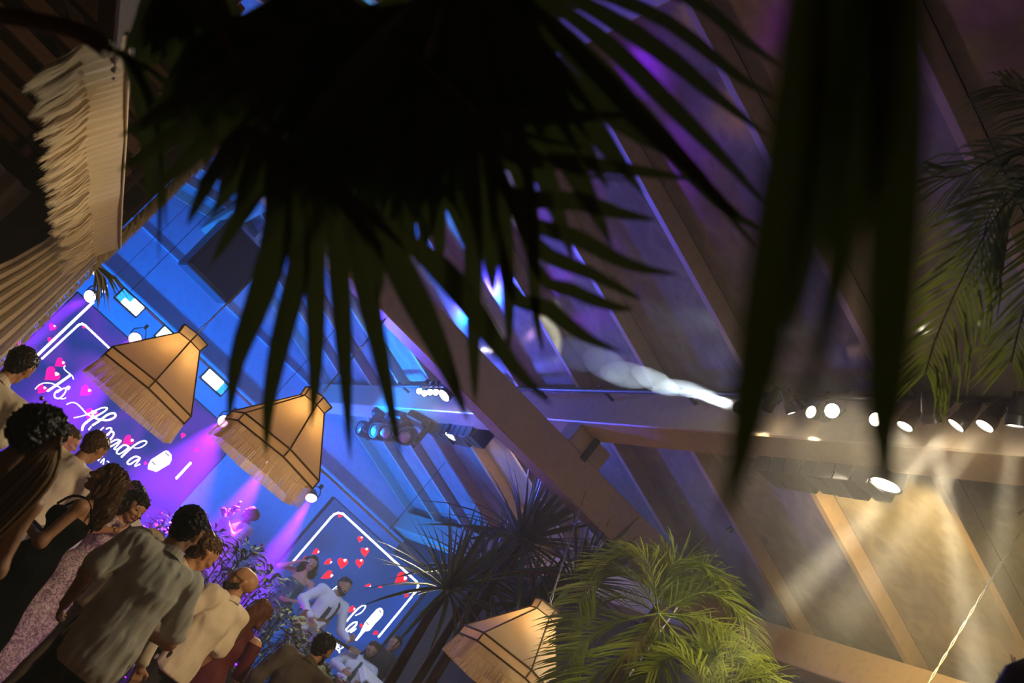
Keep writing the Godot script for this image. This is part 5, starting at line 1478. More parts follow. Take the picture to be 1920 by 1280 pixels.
	if dress:
		var skirt: float = sp.get("skirt", 0.26)
		var pr := [[J.pelvis, J.waist, 0.128 * wd + 0.014, 0.112 * wd * fr + 0.010, 1.3], [J.waist, J.chest, 0.112 * wd * fr + 0.010, 0.130 * wd + 0.010, 1.35], [J.chest, J.neck - Vector3(0, 0.05, 0), 0.135 * wd, 0.085, 1.25],
			[J.chest + Vector3(0.06, 0, 0.07), J.chest + Vector3(0.055, -0.01, 0.075), 0.055, 0.055], [J.chest + Vector3(-0.06, 0, 0.07), J.chest + Vector3(-0.055, -0.01, 0.075), 0.055, 0.055],
			[J.hipL, J.hipR, 0.105, 0.105], [J.pelvis, Vector3(0, 0.50 * H, 0), 0.150 * wd, 0.145 * wd + (skirt - 0.145) * 0.55, 1.15], [Vector3(0, 0.50 * H, 0), Vector3(0, 0.05, 0), 0.145 * wd + (skirt - 0.145) * 0.55, skirt, 1.1]]
		if top[0] == "dress": pr.append([J.shL * Vector3(0.7, 1, 1), J.shR * Vector3(0.7, 1, 1), 0.045, 0.045])
		var cut: float = sp.get("neckline", 1.33) * H
		var cl := [[Vector3.DOWN, -0.03]]
		if top[0] == "strapless": cl.append([Vector3.UP, cut])
		blob(cm, pr, 0.015 * fine, 0.05, cl, fold, Vector3(8, 1.6, 8), 9)
		part(t, "dress", cm, top[1])
		if sp.get("straps", false):
			for s in [1.0, -1.0]:
				part(t, "strap", Mb.new().tube(smooth3([J.chest + Vector3(0.075 * s, 0.04, 0.125), J.chest + Vector3(0.09 * s, 0.13, 0.085), J.chest + Vector3(0.09 * s, 0.165, 0.0), J.chest + Vector3(0.08 * s, 0.10, -0.09), J.chest + Vector3(0.07 * s, 0.03, -0.11)]), [0.008], 6), top[1])
	else:
		var hem: float = sp.get("hem", 0.80) * H
		var sleeve: float = sp.get("sleeve", 0.72)
		var belly: float = sp.get("belly", 0.0)
		var pr := [[J.pelvis + Vector3(0, -0.12, 0), J.pelvis, 0.150 * wd + g, 0.140 * wd + g, 1.25], [J.pelvis, J.waist, 0.136 * wd + g, 0.126 * wd + g, 1.25], [J.waist, J.chest, 0.126 * wd + g, 0.140 * wd + g * 0.8, 1.3], [J.chest, J.neck - Vector3(0, 0.055, 0), 0.140 * wd + g * 0.7, 0.086 + g * 0.4, 1.2], [J.shL, J.shR, 0.064 * wd, 0.064 * wd]]
		if belly > 0.0: pr.append([J.waist + Vector3(0, -0.03, 0.05), J.waist + Vector3(0, 0.05, 0.05), 0.12 * wd + belly, 0.12 * wd + belly])
		for s in ["L", "R"]:
			var sh: Vector3 = J["sh" + s]
			var el: Vector3 = J["el" + s]
			var wr: Vector3 = J["wr" + s]
			if sleeve <= 1.0: pr.append([sh, sh.lerp(el, sleeve), 0.060 * wd + g * 0.25, 0.056 + g * 0.55])
			else:
				pr.append([sh, el, 0.062 * wd + g * 0.35, 0.050 + g * 0.5]); pr.append([el, el.lerp(wr, sleeve - 1.0), 0.050 + g * 0.5, 0.042 + g * 0.3])
		blob(cm, pr, sp.get("cloth_cell", 0.014) * fine, 0.035, [[Vector3.DOWN, -hem]], fold, Vector3(6.5, 2.4, 6.5), sp.get("seed", 3))
		var so := part(t, top[0], cm, top[1])
		# collar band standing round the neck, open in front
		if sp.get("collar", true):
			var cb := Mb.new()
			var ring := []
			for k in 17:
				var a := lerpf(0.42, TAU - 0.42, k / 16.0)
				ring.append([J.neck + Vector3(sin(a) * 0.068, -0.020 - 0.035 * cos(a), cos(a) * 0.066 + 0.004), J.neck + Vector3(sin(a) * 0.062, 0.022 - 0.035 * cos(a), cos(a) * 0.058 - 0.002), J.neck + Vector3(sin(a) * 0.083, -0.026 - 0.040 * cos(a), cos(a) * 0.080 + 0.004)])
			for k in 16:
				cb.quad(ring[k][0], ring[k + 1][0], ring[k + 1][1], ring[k][1])
				cb.quad(ring[k][1], ring[k + 1][1], ring[k + 1][2], ring[k][2])
			part(so, "collar", cb, top[1])
	hair(t, ht, hs * (0.96 if fem else 1.0), sp.hair[0], sp.hair[1], fine, sp.get("hair_len", 0.3))
	return {"node": t, "J": J, "head": ht}

func hair(t: Node3D, h: Transform3D, s: float, style: String, m: Material, fine: float, length: float) -> void:
	var hm := Mb.new()
	var up := h.basis.y
	var fwd := h.basis.z
	var cap := [[h * (Vector3(0, 0.046, -0.034) * s), h * (Vector3(0, 0.050, 0.012) * s), 0.086 * s, 0.078 * s], [h * (Vector3(0, 0.01, -0.05) * s), h * (Vector3(0, -0.03, -0.045) * s), 0.076 * s, 0.060 * s]]
	var face_n := (fwd * 0.86 - up * 0.51).normalized()
	var face_c := [face_n, face_n.dot(h.origin) + 0.036 * s]
	var low := (-up * 0.92 + fwd * 0.39).normalized()
	match style:
		"short":
			blob(hm, cap, 0.007 * fine, 0.03, [face_c, [low, low.dot(h.origin) + 0.055 * s]], 0.012, Vector3(45, 45, 45), 4)
		"bald":
			return
		"bun":
			blob(hm, cap + [[h * (Vector3(0, 0.02, -0.13) * s), h * (Vector3(0, -0.02, -0.15) * s), 0.075 * s, 0.07 * s]], 0.008 * fine, 0.02, [face_c], 0.02, Vector3(40, 40, 40), 6)
		"curly":
			blob(hm, cap + [[h * (Vector3(0.06, 0.02, -0.05) * s), h * (Vector3(0.085, -0.13, -0.02) * s), 0.07 * s, 0.075 * s], [h * (Vector3(-0.06, 0.02, -0.05) * s), h * (Vector3(-0.085, -0.13, -0.02) * s), 0.07 * s, 0.075 * s], [h * (Vector3(0, 0, -0.08) * s), h * (Vector3(0, -0.2, -0.08) * s), 0.08 * s, 0.09 * s], [h * (Vector3(0, 0.07, 0.0) * s), h * (Vector3(0, 0.07, 0.03) * s), 0.07 * s, 0.06 * s]], 0.009 * fine, 0.03, [[face_n, face_n.dot(h.origin) + 0.052 * s]], 0.022, Vector3(30, 30, 30), 8)
		"bob", "long":
			var L := length
			var b := h.basis
			var tail := h.origin + (-up * 0.35 - fwd * 0.62) * 0.14 * s
			blob(hm, cap + [[h * (Vector3(0.05, 0.02, -0.03) * s), h * (Vector3(0.072, -0.09, -0.015) * s), 0.052 * s, 0.040 * s], [h * (Vector3(-0.05, 0.02, -0.03) * s), h * (Vector3(-0.072, -0.09, -0.015) * s), 0.052 * s, 0.040 * s], [tail, tail + Vector3(0, -L * 0.55, 0) - Vector3(fwd.x, 0, fwd.z) * 0.03, 0.075 * s, 0.07 * s], [tail + Vector3(0, -L * 0.55, 0) - Vector3(fwd.x, 0, fwd.z) * 0.03, tail + Vector3(0, -L, 0) - Vector3(fwd.x, 0, fwd.z) * 0.05, 0.07 * s, 0.045 * s]], 0.008 * fine, 0.03, [[face_n, face_n.dot(h.origin) + 0.05 * s]], 0.014, Vector3(38, 7, 38), 8)
			for k in 46:
				var a := lerpf(-1.9, 1.9, k / 45.0)
				var p := tail + (b.x * sin(a) - fwd * cos(a)) * 0.072 * s + Vector3(0, -L * 0.25, 0)
				hm.tube([p + Vector3(0, 0.06, 0), p + Vector3(0, -L * 0.3, 0), p + Vector3(rng.randf() - 0.5, 0, rng.randf() - 0.5) * 0.03 + Vector3(0, -L * (0.68 + 0.15 * rng.randf()), 0)], [0.007, 0.006, 0.001], 4)
	part(t, "hair", hm, m)

func floor_at(p: Vector3, y := 0.0) -> Vector3:
	return Vector3(p.x, y, p.z)

func glass_of(label: String, at: Vector3, tilt: Vector3, drink: Material, stem := false) -> void:
	var t := thing("drinking_glass", label, "glass", at)
	var b := aim(tilt) * Basis(Vector3.RIGHT, PI / 2)
	var tr := Transform3D(b, Vector3.ZERO)
	if stem:
		part(t, "foot", Mb.new().lathe([Vector2(0.001, -0.09), Vector2(0.032, -0.09), Vector2(0.006, -0.082), Vector2(0.004, -0.02)], 16, tr), mats.glass_clear)
	part(t, "bowl", Mb.new().lathe([Vector2(0.004, -0.02), Vector2(0.032, 0.0), Vector2(0.038, 0.05), Vector2(0.036, 0.11)], 18, tr), mats.glass_clear)
	part(t, "drink", Mb.new().lathe([Vector2(0.001, -0.015), Vector2(0.029, 0.002), Vector2(0.034, 0.045), Vector2(0.001, 0.046)], 16, tr), drink)

func build_people() -> void:
	var r: Dictionary
	# main guest in the loose grey shirt
	r = person({"label": "man in a loose pale linen shirt seen from behind, largest figure", "at": floor_at(Vector3(1.447, 1.566, -6.256)), "yaw": PI + 0.12, "h": 1.75, "wide": 1.10, "lean": Vector3(0.05, 0, 0.02), "head": [-0.75, 0.12, -0.1], "skin": mats.skin_tan,
		"hair": ["short", mats.hair_black], "top": ["shirt", mats.shirt_linen], "bottom": ["trousers", mats.trouser_dark], "loose": 0.032, "fold": 0.017, "hem": 0.74, "sleeve": 0.82, "cloth_cell": 0.009, "fine": 0.9,
		"J": {"elR": Vector3(-0.29, 1.12, 0.0), "wrR": Vector3(-0.22, 1.06, 0.24), "elL": Vector3(0.30, 1.14, -0.03), "wrL": Vector3(0.24, 0.96, 0.16)}})
	# woman with decorated updo at the left edge
	r = person({"label": "woman with a dark pinned updo, long ponytail and bare shoulders at the left edge", "at": floor_at(Vector3(0.369, 1.422, -4.666)), "yaw": PI - 0.25, "h": 1.60, "fem": true, "wide": 0.95, "head": [-0.2, 0.1, 0.0], "skin": mats.skin_tan,
		"hair": ["bun", mats.hair_black], "top": ["strapless", mats.dress_black], "neckline": 1.30, "fine": 0.9, "J": {"wrL": Vector3(0.1, 1.0, 0.2), "wrR": Vector3(-0.1, 1.0, 0.2)}})
	var nd: Node3D = r.node
	var ht: Transform3D = r.head
	var tail := Mb.new()
	for k in 90:
		var a := rng.randf() * TAU
		var rr := sqrt(rng.randf()) * 0.05
		var p0 := ht * Vector3(-0.085 + 0.3 * rr * cos(a), 0.03 + 0.5 * rr * sin(a), -0.07)
		var o := Vector3(cos(a) * rr, 0, sin(a) * rr * 0.6)
		var L := 0.52 + 0.12 * rng.randf()
		tail.tube(smooth3([p0, p0 + Vector3(-0.035, -0.10, -0.05) + o, p0 + Vector3(-0.04, -L * 0.55, -0.06) + o * 1.2, p0 + Vector3(-0.03, -L, -0.05) + o * 0.9]), [0.006, 0.007, 0.007, 0.007, 0.006, 0.006, 0.005, 0.005, 0.003, 0.001], 4)
	part(nd, "ponytail", tail, mats.hair_blond)
	for k in 9:
		var a := k * 2.4
		part(nd, "hair_pin", Mb.new().ball(ht * Vector3(0.05 * cos(a), 0.075 + 0.03 * sin(a * 1.7), -0.12 - 0.05 * sin(a)), Vector3.ONE * 0.009, Basis(), 6), mats.gold)
	# woman in black
	r = person({"label": "woman in a black strapped dress in profile holding a glass with both hands", "at": floor_at(Vector3(1.074, 1.516, -7.398)), "yaw": -1.95, "h": 1.68, "fem": true, "wide": 0.98, "head": [0.1, -0.12, 0.0], "skin": mats.skin_tan,
		"hair": ["bob", mats.hair_brown], "hair_len": 0.16, "top": ["strapless", mats.dress_black], "neckline": 1.34, "straps": true, "skirt": 0.30, "fine": 0.9,
		"J": {"elL": Vector3(0.23, 1.10, 0.0), "wrL": Vector3(0.05, 1.13, 0.25), "elR": Vector3(-0.22, 1.10, 0.02), "wrR": Vector3(-0.04, 1.15, 0.27)}, "hands": {"L": [Vector3(-0.5, 0.35, 0.6), Vector3(-0.7, 0.0, 0.4), 0.8], "R": [Vector3(0.4, 0.5, 0.5), Vector3(0.7, 0.0, 0.2), 0.8]}})
	nd = r.node
	glass_of("stemmed glass held by the woman in black", nd.transform * Vector3(0.0, 1.18, 0.34), Vector3(0.1, 1, 0), mats.glass_clear, true)
	part(nd, "earring", Mb.new().ball(r.head * Vector3(0.085, -0.045, -0.005), Vector3(0.010, 0.016, 0.010), Basis(), 8), mats.gold)
	# man in the white tee
	person({"label": "short-haired man in a cream T-shirt before the left screen lettering", "at": floor_at(Vector3(1.114, 1.707, -9.541)), "yaw": 2.5, "h": 1.86, "wide": 1.08, "head": [-0.3, 0.05, 0.0], "skin": mats.skin_tan, "hair": ["short", mats.hair_brown], "top": ["shirt", mats.shirt_white], "bottom": ["trousers", mats.trouser_grey], "collar": false, "sleeve": 0.8, "hem": 0.78,
		"J": {"wrR": Vector3(-0.2, 1.05, 0.25), "elR": Vector3(-0.27, 1.13, 0.02)}})
	# man with the raised arm
	r = person({"label": "dark-haired man in a white shirt raising a braceleted arm at the far left", "at": floor_at(Vector3(0.247, 1.773, -8.251)), "yaw": PI - 0.3, "h": 1.92, "head": [-0.35, 0.0, 0.0], "skin": mats.skin_tan, "hair": ["short", mats.hair_black], "top": ["shirt", mats.shirt_white], "bottom": ["trousers", mats.trouser_dark], "sleeve": 0.7,
		"J": {"elL": Vector3(0.30, 1.22, 0.10), "wrL": Vector3(0.36, 1.50, 0.16)}, "hands": {"L": [Vector3(0.1, 1, 0.1), Vector3(0, 0, 1), 0.5]}})
	for k in 3:
		var w: Vector3 = r.J.wrL
		var e: Vector3 = r.J.elL
		var c := w.lerp(e, 0.06 + 0.07 * k)
		var bb := aim(w - e) * Basis(Vector3.RIGHT, PI / 2)
		part(r.node, "bracelet", Mb.new().lathe([Vector2(0.031 + k * 0.002, -0.006), Vector2(0.037 + k * 0.002, 0.0), Vector2(0.031 + k * 0.002, 0.006)], 16, Transform3D(bb, c)), mats.gold)
	# face between the ponytail and the white tee
	person({"label": "guest whose face shows between the ponytail and the cream T-shirt", "at": floor_at(Vector3(1.075, 1.656, -11.128)), "yaw": 1.5, "h": 1.80, "head": [0, 0, 0], "skin": mats.skin_fair, "hair": ["short", mats.hair_brown], "top": ["shirt", mats.shirt_cream], "bottom": ["trousers", mats.trouser_dark], "fine": 1.3})
	# woman with the curly bun
	person({"label": "woman with a curly bun in violet light, profile to the left", "at": floor_at(Vector3(1.895, 1.773, -11.479)), "yaw": -1.7, "h": 1.82, "fem": true, "head": [0, -0.2, 0], "skin": mats.skin_deep, "hair": ["bun", mats.hair_black], "top": ["strapless", mats.suit_white], "fine": 1.2, "J": {"elL": Vector3(0.2, 1.15, 0.12), "wrL": Vector3(0.05, 1.38, 0.22)}})
	# woman in the patterned dress
	r = person({"label": "woman in a leaf-patterned dress with dark curls holding a phone to her chin", "at": floor_at(Vector3(1.638, 1.546, -9.422)), "yaw": 0.35, "h": 1.70, "fem": true, "head": [0.25, 0.05, 0.1], "skin": mats.skin_tan, "hair": ["curly", mats.hair_black], "top": ["dress", mats.dress_print], "skirt": 0.30,
		"J": {"elR": Vector3(-0.28, 1.20, 0.08), "wrR": Vector3(-0.06, 1.40, 0.19)}, "hands": {"R": [Vector3(0.8, 0.35, 0.1), Vector3(0.1, 0.1, -1), 0.6]}})
	nd = r.node
	var ph := thing("phone", "pale phone held by the woman in the patterned dress", "phone", nd.transform * Vector3(0.045, 1.455, 0.205), 0.35)
	part(ph, "case", Mb.new().bevel(Vector3.ZERO, Vector3(0.145, 0.075, 0.010), 0.004, Basis(Vector3.BACK, -0.35)), mats.phone_case)
	part(ph, "glass_face", Mb.new().bevel(Vector3(0, 0, -0.006), Vector3(0.135, 0.066, 0.003), 0.001, Basis(Vector3.BACK, -0.35)), mats.dark_plastic)
	part(nd, "watch", Mb.new().lathe([Vector2(0.026, -0.008), Vector2(0.032, 0.0), Vector2(0.026, 0.008)], 14, Transform3D(aim(r.J.wrR - r.J.elR) * Basis(Vector3.RIGHT, PI / 2), (r.J.wrR as Vector3).lerp(r.J.elR, 0.1))), mats.gold)
	# man bowed behind the main guest
	person({"label": "man in a cream shirt half hidden left of the main guest's head", "at": floor_at(Vector3(1.742, 1.699, -8.222)), "yaw": 2.2, "h": 1.86, "wide": 1.05, "lean": Vector3(0, -0.03, 0.14), "head": [-0.2, 0.3, 0], "skin": mats.skin_tan, "hair": ["short", mats.hair_black], "top": ["shirt", mats.shirt_cream], "bottom": ["trousers", mats.trouser_grey], "sleeve": 1.9})
	person({"label": "man in a pale yellow-lit shirt just right of the main guest's neck", "at": floor_at(Vector3(1.785, 1.567, -7.365)), "yaw": 1.9, "h": 1.74, "head": [0, 0.1, 0], "skin": mats.skin_tan, "hair": ["short", mats.hair_brown], "top": ["shirt", mats.shirt_cream], "bottom": ["trousers", mats.trouser_dark], "belly": 0.03, "sleeve": 1.9})
	# bald guest with glasses
	r = person({"label": "bald bearded man with glasses in a white shirt looking left", "at": floor_at(Vector3(2.522, 1.616, -8.769)), "yaw": -2.55, "h": 1.79, "wide": 1.12, "head": [0.75, -0.1, 0], "skin": mats.skin_tan, "hair": ["bald", mats.hair_black], "top": ["shirt", mats.shirt_cream], "bottom": ["trousers", mats.trouser_dark], "loose": 0.03, "fold": 0.02, "sleeve": 0.95, "hem": 0.80,
		"J": {"elL": Vector3(0.30, 1.12, 0.02), "wrL": Vector3(0.14, 1.04, 0.24)}})
	beard(r.node, r.head, mats.beard_dark)
	spectacles(r.node, r.head)
	# woman in wine red
	r = person({"label": "long-haired woman in a wine-red dress holding a small glass", "at": floor_at(Vector3(3.082, 1.562, -9.713)), "yaw": 2.35, "h": 1.70, "fem": true, "head": [-0.1, 0.15, 0], "skin": mats.skin_fair, "hair": ["long", mats.hair_auburn], "hair_len": 0.34, "top": ["dress", mats.dress_wine], "skirt": 0.24,
		"J": {"elR": Vector3(-0.22, 1.10, 0.04), "wrR": Vector3(-0.14, 1.06, 0.28)}, "hands": {"R": [Vector3(0.2, 0.2, 1), Vector3(1, 0, 0), 0.8]}})
	nd = r.node
	glass_of("small amber drink held by the woman in wine red", nd.transform * Vector3(-0.11, 1.08, 0.37), Vector3(0, 1, 0), mats.drink_amber)
	part(nd, "sleeve", Mb.new().tube([r.J.shR, r.J.elR, (r.J.elR as Vector3).lerp(r.J.wrR, 0.6)], [0.06, 0.052, 0.045], 10), mats.dress_wine)
	part(nd, "sleeve", Mb.new().tube([r.J.shL, r.J.elL, (r.J.elL as Vector3).lerp(r.J.wrL, 0.6)], [0.06, 0.052, 0.045], 10), mats.dress_wine)
	# man in the dark suit
	r = person({"label": "man in a dark suit jacket at the bottom edge before the drums", "at": floor_at(Vector3(3.561, 1.643, -9.302)), "yaw": 2.55, "h": 1.82, "wide": 1.10, "head": [-0.35, -0.05, 0], "skin": mats.skin_tan, "hair": ["short", mats.hair_black], "top": ["jacket", mats.suit_dark], "bottom": ["trousers", mats.suit_dark], "sleeve": 1.95, "hem": 0.76})
	beard(r.node, r.head, mats.beard_dark)

func beard(t: Node3D, h: Transform3D, m: Material) -> void:
	var b := Mb.new()
	var up := h.basis.y
	blob(b, [[h * Vector3(0.05, -0.045, 0.005), h * Vector3(0.02, -0.088, 0.055), 0.030, 0.030], [h * Vector3(-0.05, -0.045, 0.005), h * Vector3(-0.02, -0.088, 0.055), 0.030, 0.030], [h * Vector3(0.02, -0.090, 0.058), h * Vector3(-0.02, -0.090, 0.058), 0.034, 0.034], [h * Vector3(0.02, -0.049, 0.089), h * Vector3(-0.02, -0.049, 0.089), 0.007, 0.007]], 0.006, 0.012, [], 0.004, Vector3(60, 60, 60))
	part(t, "beard", b, m)

func spectacles(t: Node3D, h: Transform3D) -> void:
	var g := Mb.new()
	for s in [-1.0, 1.0]:
		var ring := []
		for k in 13:
			var a := TAU * k / 12
			ring.append(h * Vector3(0.033 * s + cos(a) * 0.024, 0.002 + sin(a) * 0.017, 0.098 - 0.006 * absf(cos(a))))
		g.tube(ring, [0.003], 5, false)
		g.tube([h * Vector3(0.057 * s, 0.006, 0.093), h * Vector3(0.082 * s, 0.008, 0.04), h * Vector3(0.084 * s, 0.004, -0.02)], [0.003], 5)
	g.tube([h * Vector3(-0.010, 0.006, 0.100), h * Vector3(0.010, 0.006, 0.100)], [0.003], 5)
	part(t, "glasses", g, mats.dark_plastic)

func tie(t: Node3D, J: Dictionary, m: Material) -> void:
	var n: Vector3 = J.neck
	var c: Vector3 = J.chest
	part(t, "tie", Mb.new().blade([n + Vector3(0, -0.05, 0.095), n + Vector3(0, -0.12, 0.135), c + Vector3(0, -0.06, 0.165), c + Vector3(0, -0.22, 0.165), c + Vector3(0, -0.27, 0.16)], 0.034, Vector3.BACK, 0.1, 0.7, 0.5), m)

func build_band() -> void:
	var y := 0.95
	var r: Dictionary
	r = person({"label": "bald singer in a white suit on stage raising a microphone in violet light", "at": floor_at(Vector3(3.953, 2.467, -15.550), y), "yaw": -1.35, "h": 1.72, "head": [0, -0.25, 0], "skin": mats.skin_deep, "hair": ["bald", mats.hair_black], "top": ["jacket", mats.suit_white], "bottom": ["trousers", mats.suit_white], "sleeve": 1.95, "hem": 0.74, "fine": 1.5,
		"J": {"elR": Vector3(-0.24, 1.20, 0.14), "wrR": Vector3(-0.05, 1.46, 0.24), "elL": Vector3(0.25, 1.16, 0.12), "wrL": Vector3(0.10, 1.34, 0.32)}})
	microphone("microphone in the white-suited singer's hand", r.node.transform * Vector3(-0.02, 1.55, 0.24), Vector3(0.1, 0.6, -0.5))
	r = person({"label": "woman singer in a strapless teal dress with dark curls on stage", "at": floor_at(Vector3(5.248, 2.592, -16.074), y), "yaw": -0.35, "h": 1.80, "fem": true, "lean": Vector3(-0.03, 0, -0.05), "head": [0.1, -0.35, 0.15], "skin": mats.skin_fair, "hair": ["curly", mats.hair_black], "top": ["strapless", mats.dress_teal], "neckline": 1.32, "skirt": 0.2, "fine": 1.4,
		"J": {"elR": Vector3(-0.33, 1.30, 0.16), "wrR": Vector3(-0.16, 1.50, 0.24), "elL": Vector3(0.27, 1.16, 0.02), "wrL": Vector3(0.06, 1.04, 0.20)}})
	microphone("microphone held by the woman singer", r.node.transform * Vector3(-0.10, 1.60, 0.24), Vector3(0.5, 0.4, -0.3))
	r = person({"label": "bearded guitarist in a white suit and dark tie on stage", "at": floor_at(Vector3(5.602, 2.608, -15.505), y), "yaw": -0.05, "h": 1.83, "wide": 1.08, "head": [0.3, 0.0, 0.12], "skin": mats.skin_tan, "hair": ["short", mats.hair_black], "top": ["jacket", mats.suit_white], "bottom": ["trousers", mats.suit_white], "sleeve": 1.92, "hem": 0.74, "fine": 1.4,
		"J": {"elR": Vector3(-0.34, 1.14, 0.04), "wrR": Vector3(-0.16, 1.02, 0.24), "elL": Vector3(0.33, 1.14, 0.10), "wrL": Vector3(0.42, 1.10, 0.34)}, "hands": {"L": [Vector3(0.1, 0.6, -0.2), Vector3(0, 0.2, -1), 0.9]}})
	beard(r.node, r.head, mats.beard_dark)
	tie(r.node, r.J, mats.stage_black)
	guitar(r.node.transform * Vector3(-0.08, 1.0, 0.22), r.node.rotation.y)
	r = person({"label": "bearded drummer with glasses in a white suit and dark tie behind the drums", "at": floor_at(Vector3(6.456, 2.259, -15.343), y), "yaw": -0.35, "h": 1.80, "wide": 1.08, "head": [0.0, 0.25, 0.1], "skin": mats.skin_tan, "hair": ["short", mats.hair_brown], "top": ["jacket", mats.suit_white], "bottom": ["trousers", mats.suit_white], "sleeve": 1.92, "hem": 0.40, "fine": 1.4,
		"J": {"pelvis": Vector3(0, 0.55, 0), "waist": Vector3(0, 0.70, 0.02), "chest": Vector3(0, 0.90, 0.03), "neck": Vector3(0, 1.08, 0.03), "head": Vector3(0, 1.23, 0.07), "shL": Vector3(0.18, 1.03, 0.02), "shR": Vector3(-0.18, 1.03, 0.02), "elL": Vector3(0.28, 0.80, 0.12), "elR": Vector3(-0.28, 0.80, 0.12), "wrL": Vector3(0.16, 0.78, 0.36), "wrR": Vector3(-0.14, 0.80, 0.36), "hipL": Vector3(0.10, 0.53, 0), "hipR": Vector3(-0.10, 0.53, 0), "knL": Vector3(0.24, 0.52, 0.42), "knR": Vector3(-0.24, 0.52, 0.42), "anL": Vector3(0.26, 0.085, 0.40), "anR": Vector3(-0.26, 0.085, 0.40)}})
	beard(r.node, r.head, mats.beard_dark)
	spectacles(r.node, r.head)
	tie(r.node, r.J, mats.stage_black)
	var dp: Vector3 = r.node.position
	var st := thing("drum_stool", "round drum stool under the drummer", "stool", Vector3(dp.x, y, dp.z))
	part(st, "seat", Mb.new().lathe([Vector2(0.001, 0.36), Vector2(0.17, 0.36), Vector2(0.18, 0.39), Vector2(0.17, 0.42), Vector2(0.001, 0.425)], 18), mats.dark_plastic)
	for k in 3: part(st, "leg", Mb.new().tube([Vector3(0, 0.3, 0), Vector3(cos(k * 2.09) * 0.22, 0.01, sin(k * 2.09) * 0.22)], [0.011], 6), mats.steel)
	drums(r.node.transform)
	person({"label": "musician in black in the shadow at the right of the drummer", "at": floor_at(Vector3(6.818, 2.505, -15.691), y), "yaw": -0.3, "h": 1.70, "head": [-0.2, 0.1, 0], "skin": mats.skin_tan, "hair": ["short", mats.hair_black], "top": ["shirt", mats.trouser_dark], "bottom": ["trousers", mats.trouser_dark], "fine": 1.6})
	var kb := thing("keyboard_case", "pale blue-lit keyboard case on its stand beside the drums", "keyboard", floor_at(Vector3(6.419, 2.138, -14.509), y), 0.3)
	part(kb, "case", Mb.new().bevel(Vector3(0, 0.92, 0), Vector3(0.5, 0.10, 0.26), 0.012, Basis(Vector3.RIGHT, 0.5)), mats.suit_white)
	part(kb, "port", Mb.new().bevel(Vector3(0.06, 0.93, 0.13), Vector3(0.05, 0.04, 0.01), 0.003, Basis(Vector3.RIGHT, 0.5)), mats.dark_plastic)
	for s in [-1, 1]: part(kb, "leg", Mb.new().tube([Vector3(0.2 * s, 0.88, 0), Vector3(-0.2 * s, 0.02, 0)], [0.014], 6), mats.black_metal)

func microphone(label: String, at: Vector3, d: Vector3) -> void:
	var t := thing("microphone", label, "microphone", at)
	d = d.normalized()
	part(t, "handle", Mb.new().tube([-d * 0.10, Vector3.ZERO, d * 0.04], [0.011, 0.014, 0.018], 10), mats.black_metal)
	part(t, "grille", Mb.new().ball(d * 0.06, Vector3.ONE * 0.025, Basis(), 12), mats.silver)

func guitar(at: Vector3, yaw: float) -> void:
	var t := thing("electric_guitar", "cream and sunburst electric guitar with a pale neck held by the guitarist", "guitar", at, yaw)
	var b := Basis(Vector3.BACK, 0.14)
	var outline := []
	for q in [[-0.20, 0.02], [-0.185, 0.12], [-0.10, 0.155], [-0.02, 0.115], [0.06, 0.125], [0.15, 0.165], [0.185, 0.14], [0.14, 0.08], [0.125, 0.02], [0.135, -0.04], [0.165, -0.11], [0.13, -0.135], [0.05, -0.11], [-0.03, -0.11], [-0.12, -0.165], [-0.19, -0.11]]:
		outline.append(Vector2(q[0], q[1]))
	outline = smooth2(outline + [outline[0]], 3)
	outline.pop_back()
	part(t, "body", Mb.new().prism(outline, Transform3D(b, Vector3(0, 0, 0.02)), 0.045), mats.sunburst)
	var pg := []
	for p in outline: pg.append(p * Vector2(0.72, 0.78) + Vector2(0.03, -0.005))
	part(t, "pickguard", Mb.new().prism(pg, Transform3D(b, Vector3(0, 0, 0.026)), 0.004), mats.suit_white)
	part(t, "neck", Mb.new().bevel(b * Vector3(0.38, 0.0, 0.03), Vector3(0.52, 0.05, 0.024), 0.006, b), mats.dark_plastic)
	part(t, "headstock", Mb.new().bevel(b * Vector3(0.71, 0.015, 0.03), Vector3(0.18, 0.075, 0.018), 0.008, b), mats.maple)
	for k in 3: part(t, "pickup", Mb.new().bevel(b * Vector3(-0.06 + k * 0.06, 0, 0.032), Vector3(0.016, 0.075, 0.012), 0.003, b), mats.eye_white)
	part(t, "bridge", Mb.new().bevel(b * Vector3(-0.11, 0, 0.034), Vector3(0.03, 0.08, 0.012), 0.003, b), mats.silver)
	var sm := Mb.new()
	sm.tube(smooth3([b * Vector3(0.15, 0.12, 0.0), Vector3(0.16, 0.30, 0.0), Vector3(0.17, 0.46, -0.16), Vector3(0.02, 0.40, -0.34), Vector3(-0.2, 0.06, -0.2), b * Vector3(-0.2, 0.0, 0.0)]), [0.018], 6)
	part(t, "strap", sm, mats.dark_plastic)

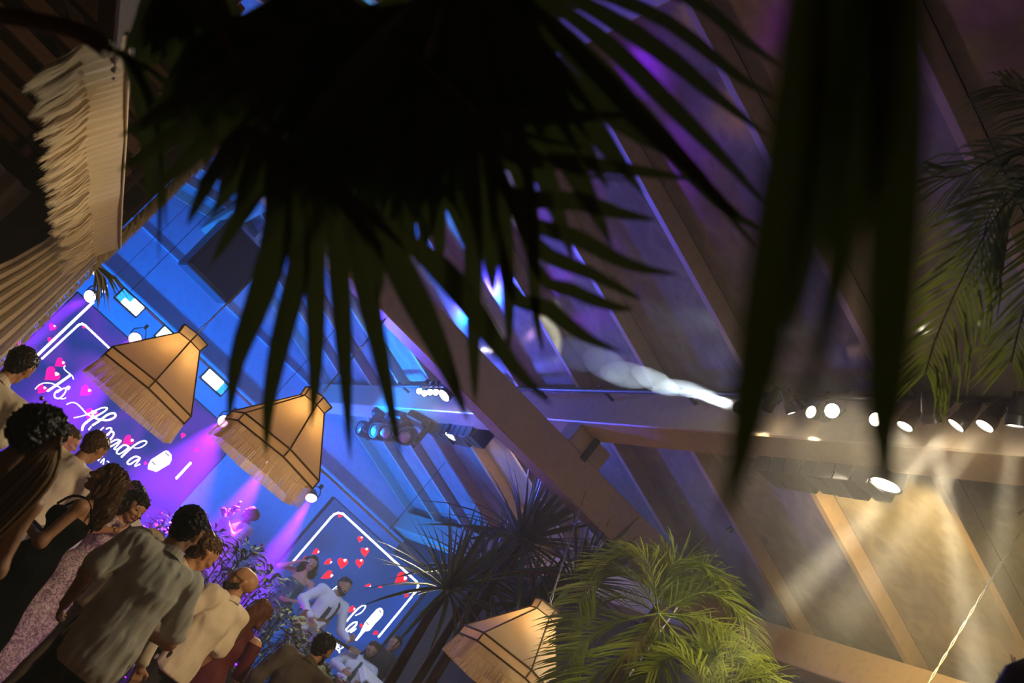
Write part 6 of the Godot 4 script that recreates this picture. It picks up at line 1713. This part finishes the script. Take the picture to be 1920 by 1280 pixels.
func drums(tr: Transform3D) -> void:
	var place := func(x: float, yy: float, z: float) -> Vector3: return tr * Vector3(x, yy, z)
	var shell := func(label: String, at: Vector3, rad: float, h: float, d: Vector3, legs: float) -> void:
		var t := thing("drum", label, "drum", at, 0.0, "drum kit")
		var f := Transform3D(aim(d) * Basis(Vector3.RIGHT, PI / 2), Vector3.ZERO)
		part(t, "shell", Mb.new().lathe([Vector2(rad, -h), Vector2(rad, 0)], 26, f), mats.drum_shell)
		part(t, "skin", Mb.new().lathe([Vector2(rad * 0.98, 0.0), Vector2(0.001, 0.004)], 26, f), mats.drum_skin)
		for e in [0.0, -h]: part(t, "hoop", Mb.new().lathe([Vector2(rad, e - 0.02), Vector2(rad + 0.015, e - 0.02), Vector2(rad + 0.015, e + 0.015), Vector2(rad, e + 0.015)], 26, f), mats.silver)
		for k in 3:
			if legs > 0.0: part(t, "leg", Mb.new().tube([Vector3(cos(k * 2.09) * rad, -h * 0.5, sin(k * 2.09) * rad), Vector3(cos(k * 2.09) * (rad + 0.06), -legs, sin(k * 2.09) * (rad + 0.06))], [0.009], 6), mats.silver)
	var fw := (tr.basis * Vector3(0, 0, 1)).normalized()
	shell.call("bass drum with pale front skin at the bottom of the picture", place.call(-0.35, 0.30, 1.0), 0.28, 0.40, fw, 0.29)
	shell.call("small tom drum mounted over the bass drum", place.call(-0.42, 0.70, 0.68), 0.14, 0.2, Vector3(0.05, 1, -0.25), 0.68)
	shell.call("second tom drum beside the drummer's hand", place.call(-0.05, 0.70, 0.68), 0.15, 0.2, Vector3(0.0, 1, -0.25), 0.68)
	shell.call("snare drum in front of the drummer", place.call(0.24, 0.62, 0.52), 0.17, 0.14, Vector3(0, 1, -0.1), 0.60)
	for a in [["left cymbal over the bass drum", place.call(-0.75, 0.98, 0.66)], ["right cymbal beside the keyboard case", place.call(0.62, 0.95, 0.55)]]:
		var t := thing("cymbal", a[0], "cymbal", a[1], 0.0, "cymbals of the drum kit")
		part(t, "plate", Mb.new().lathe([Vector2(0.2, -0.01), Vector2(0.05, 0.012), Vector2(0.03, 0.03), Vector2(0.001, 0.034)], 26, Transform3D(Basis(Vector3.RIGHT, 0.25), Vector3.ZERO)), mats.brass)
		part(t, "stand", Mb.new().tube([Vector3(0, 0.03, 0), Vector3(0, -0.97, 0)], [0.009], 6), mats.silver)
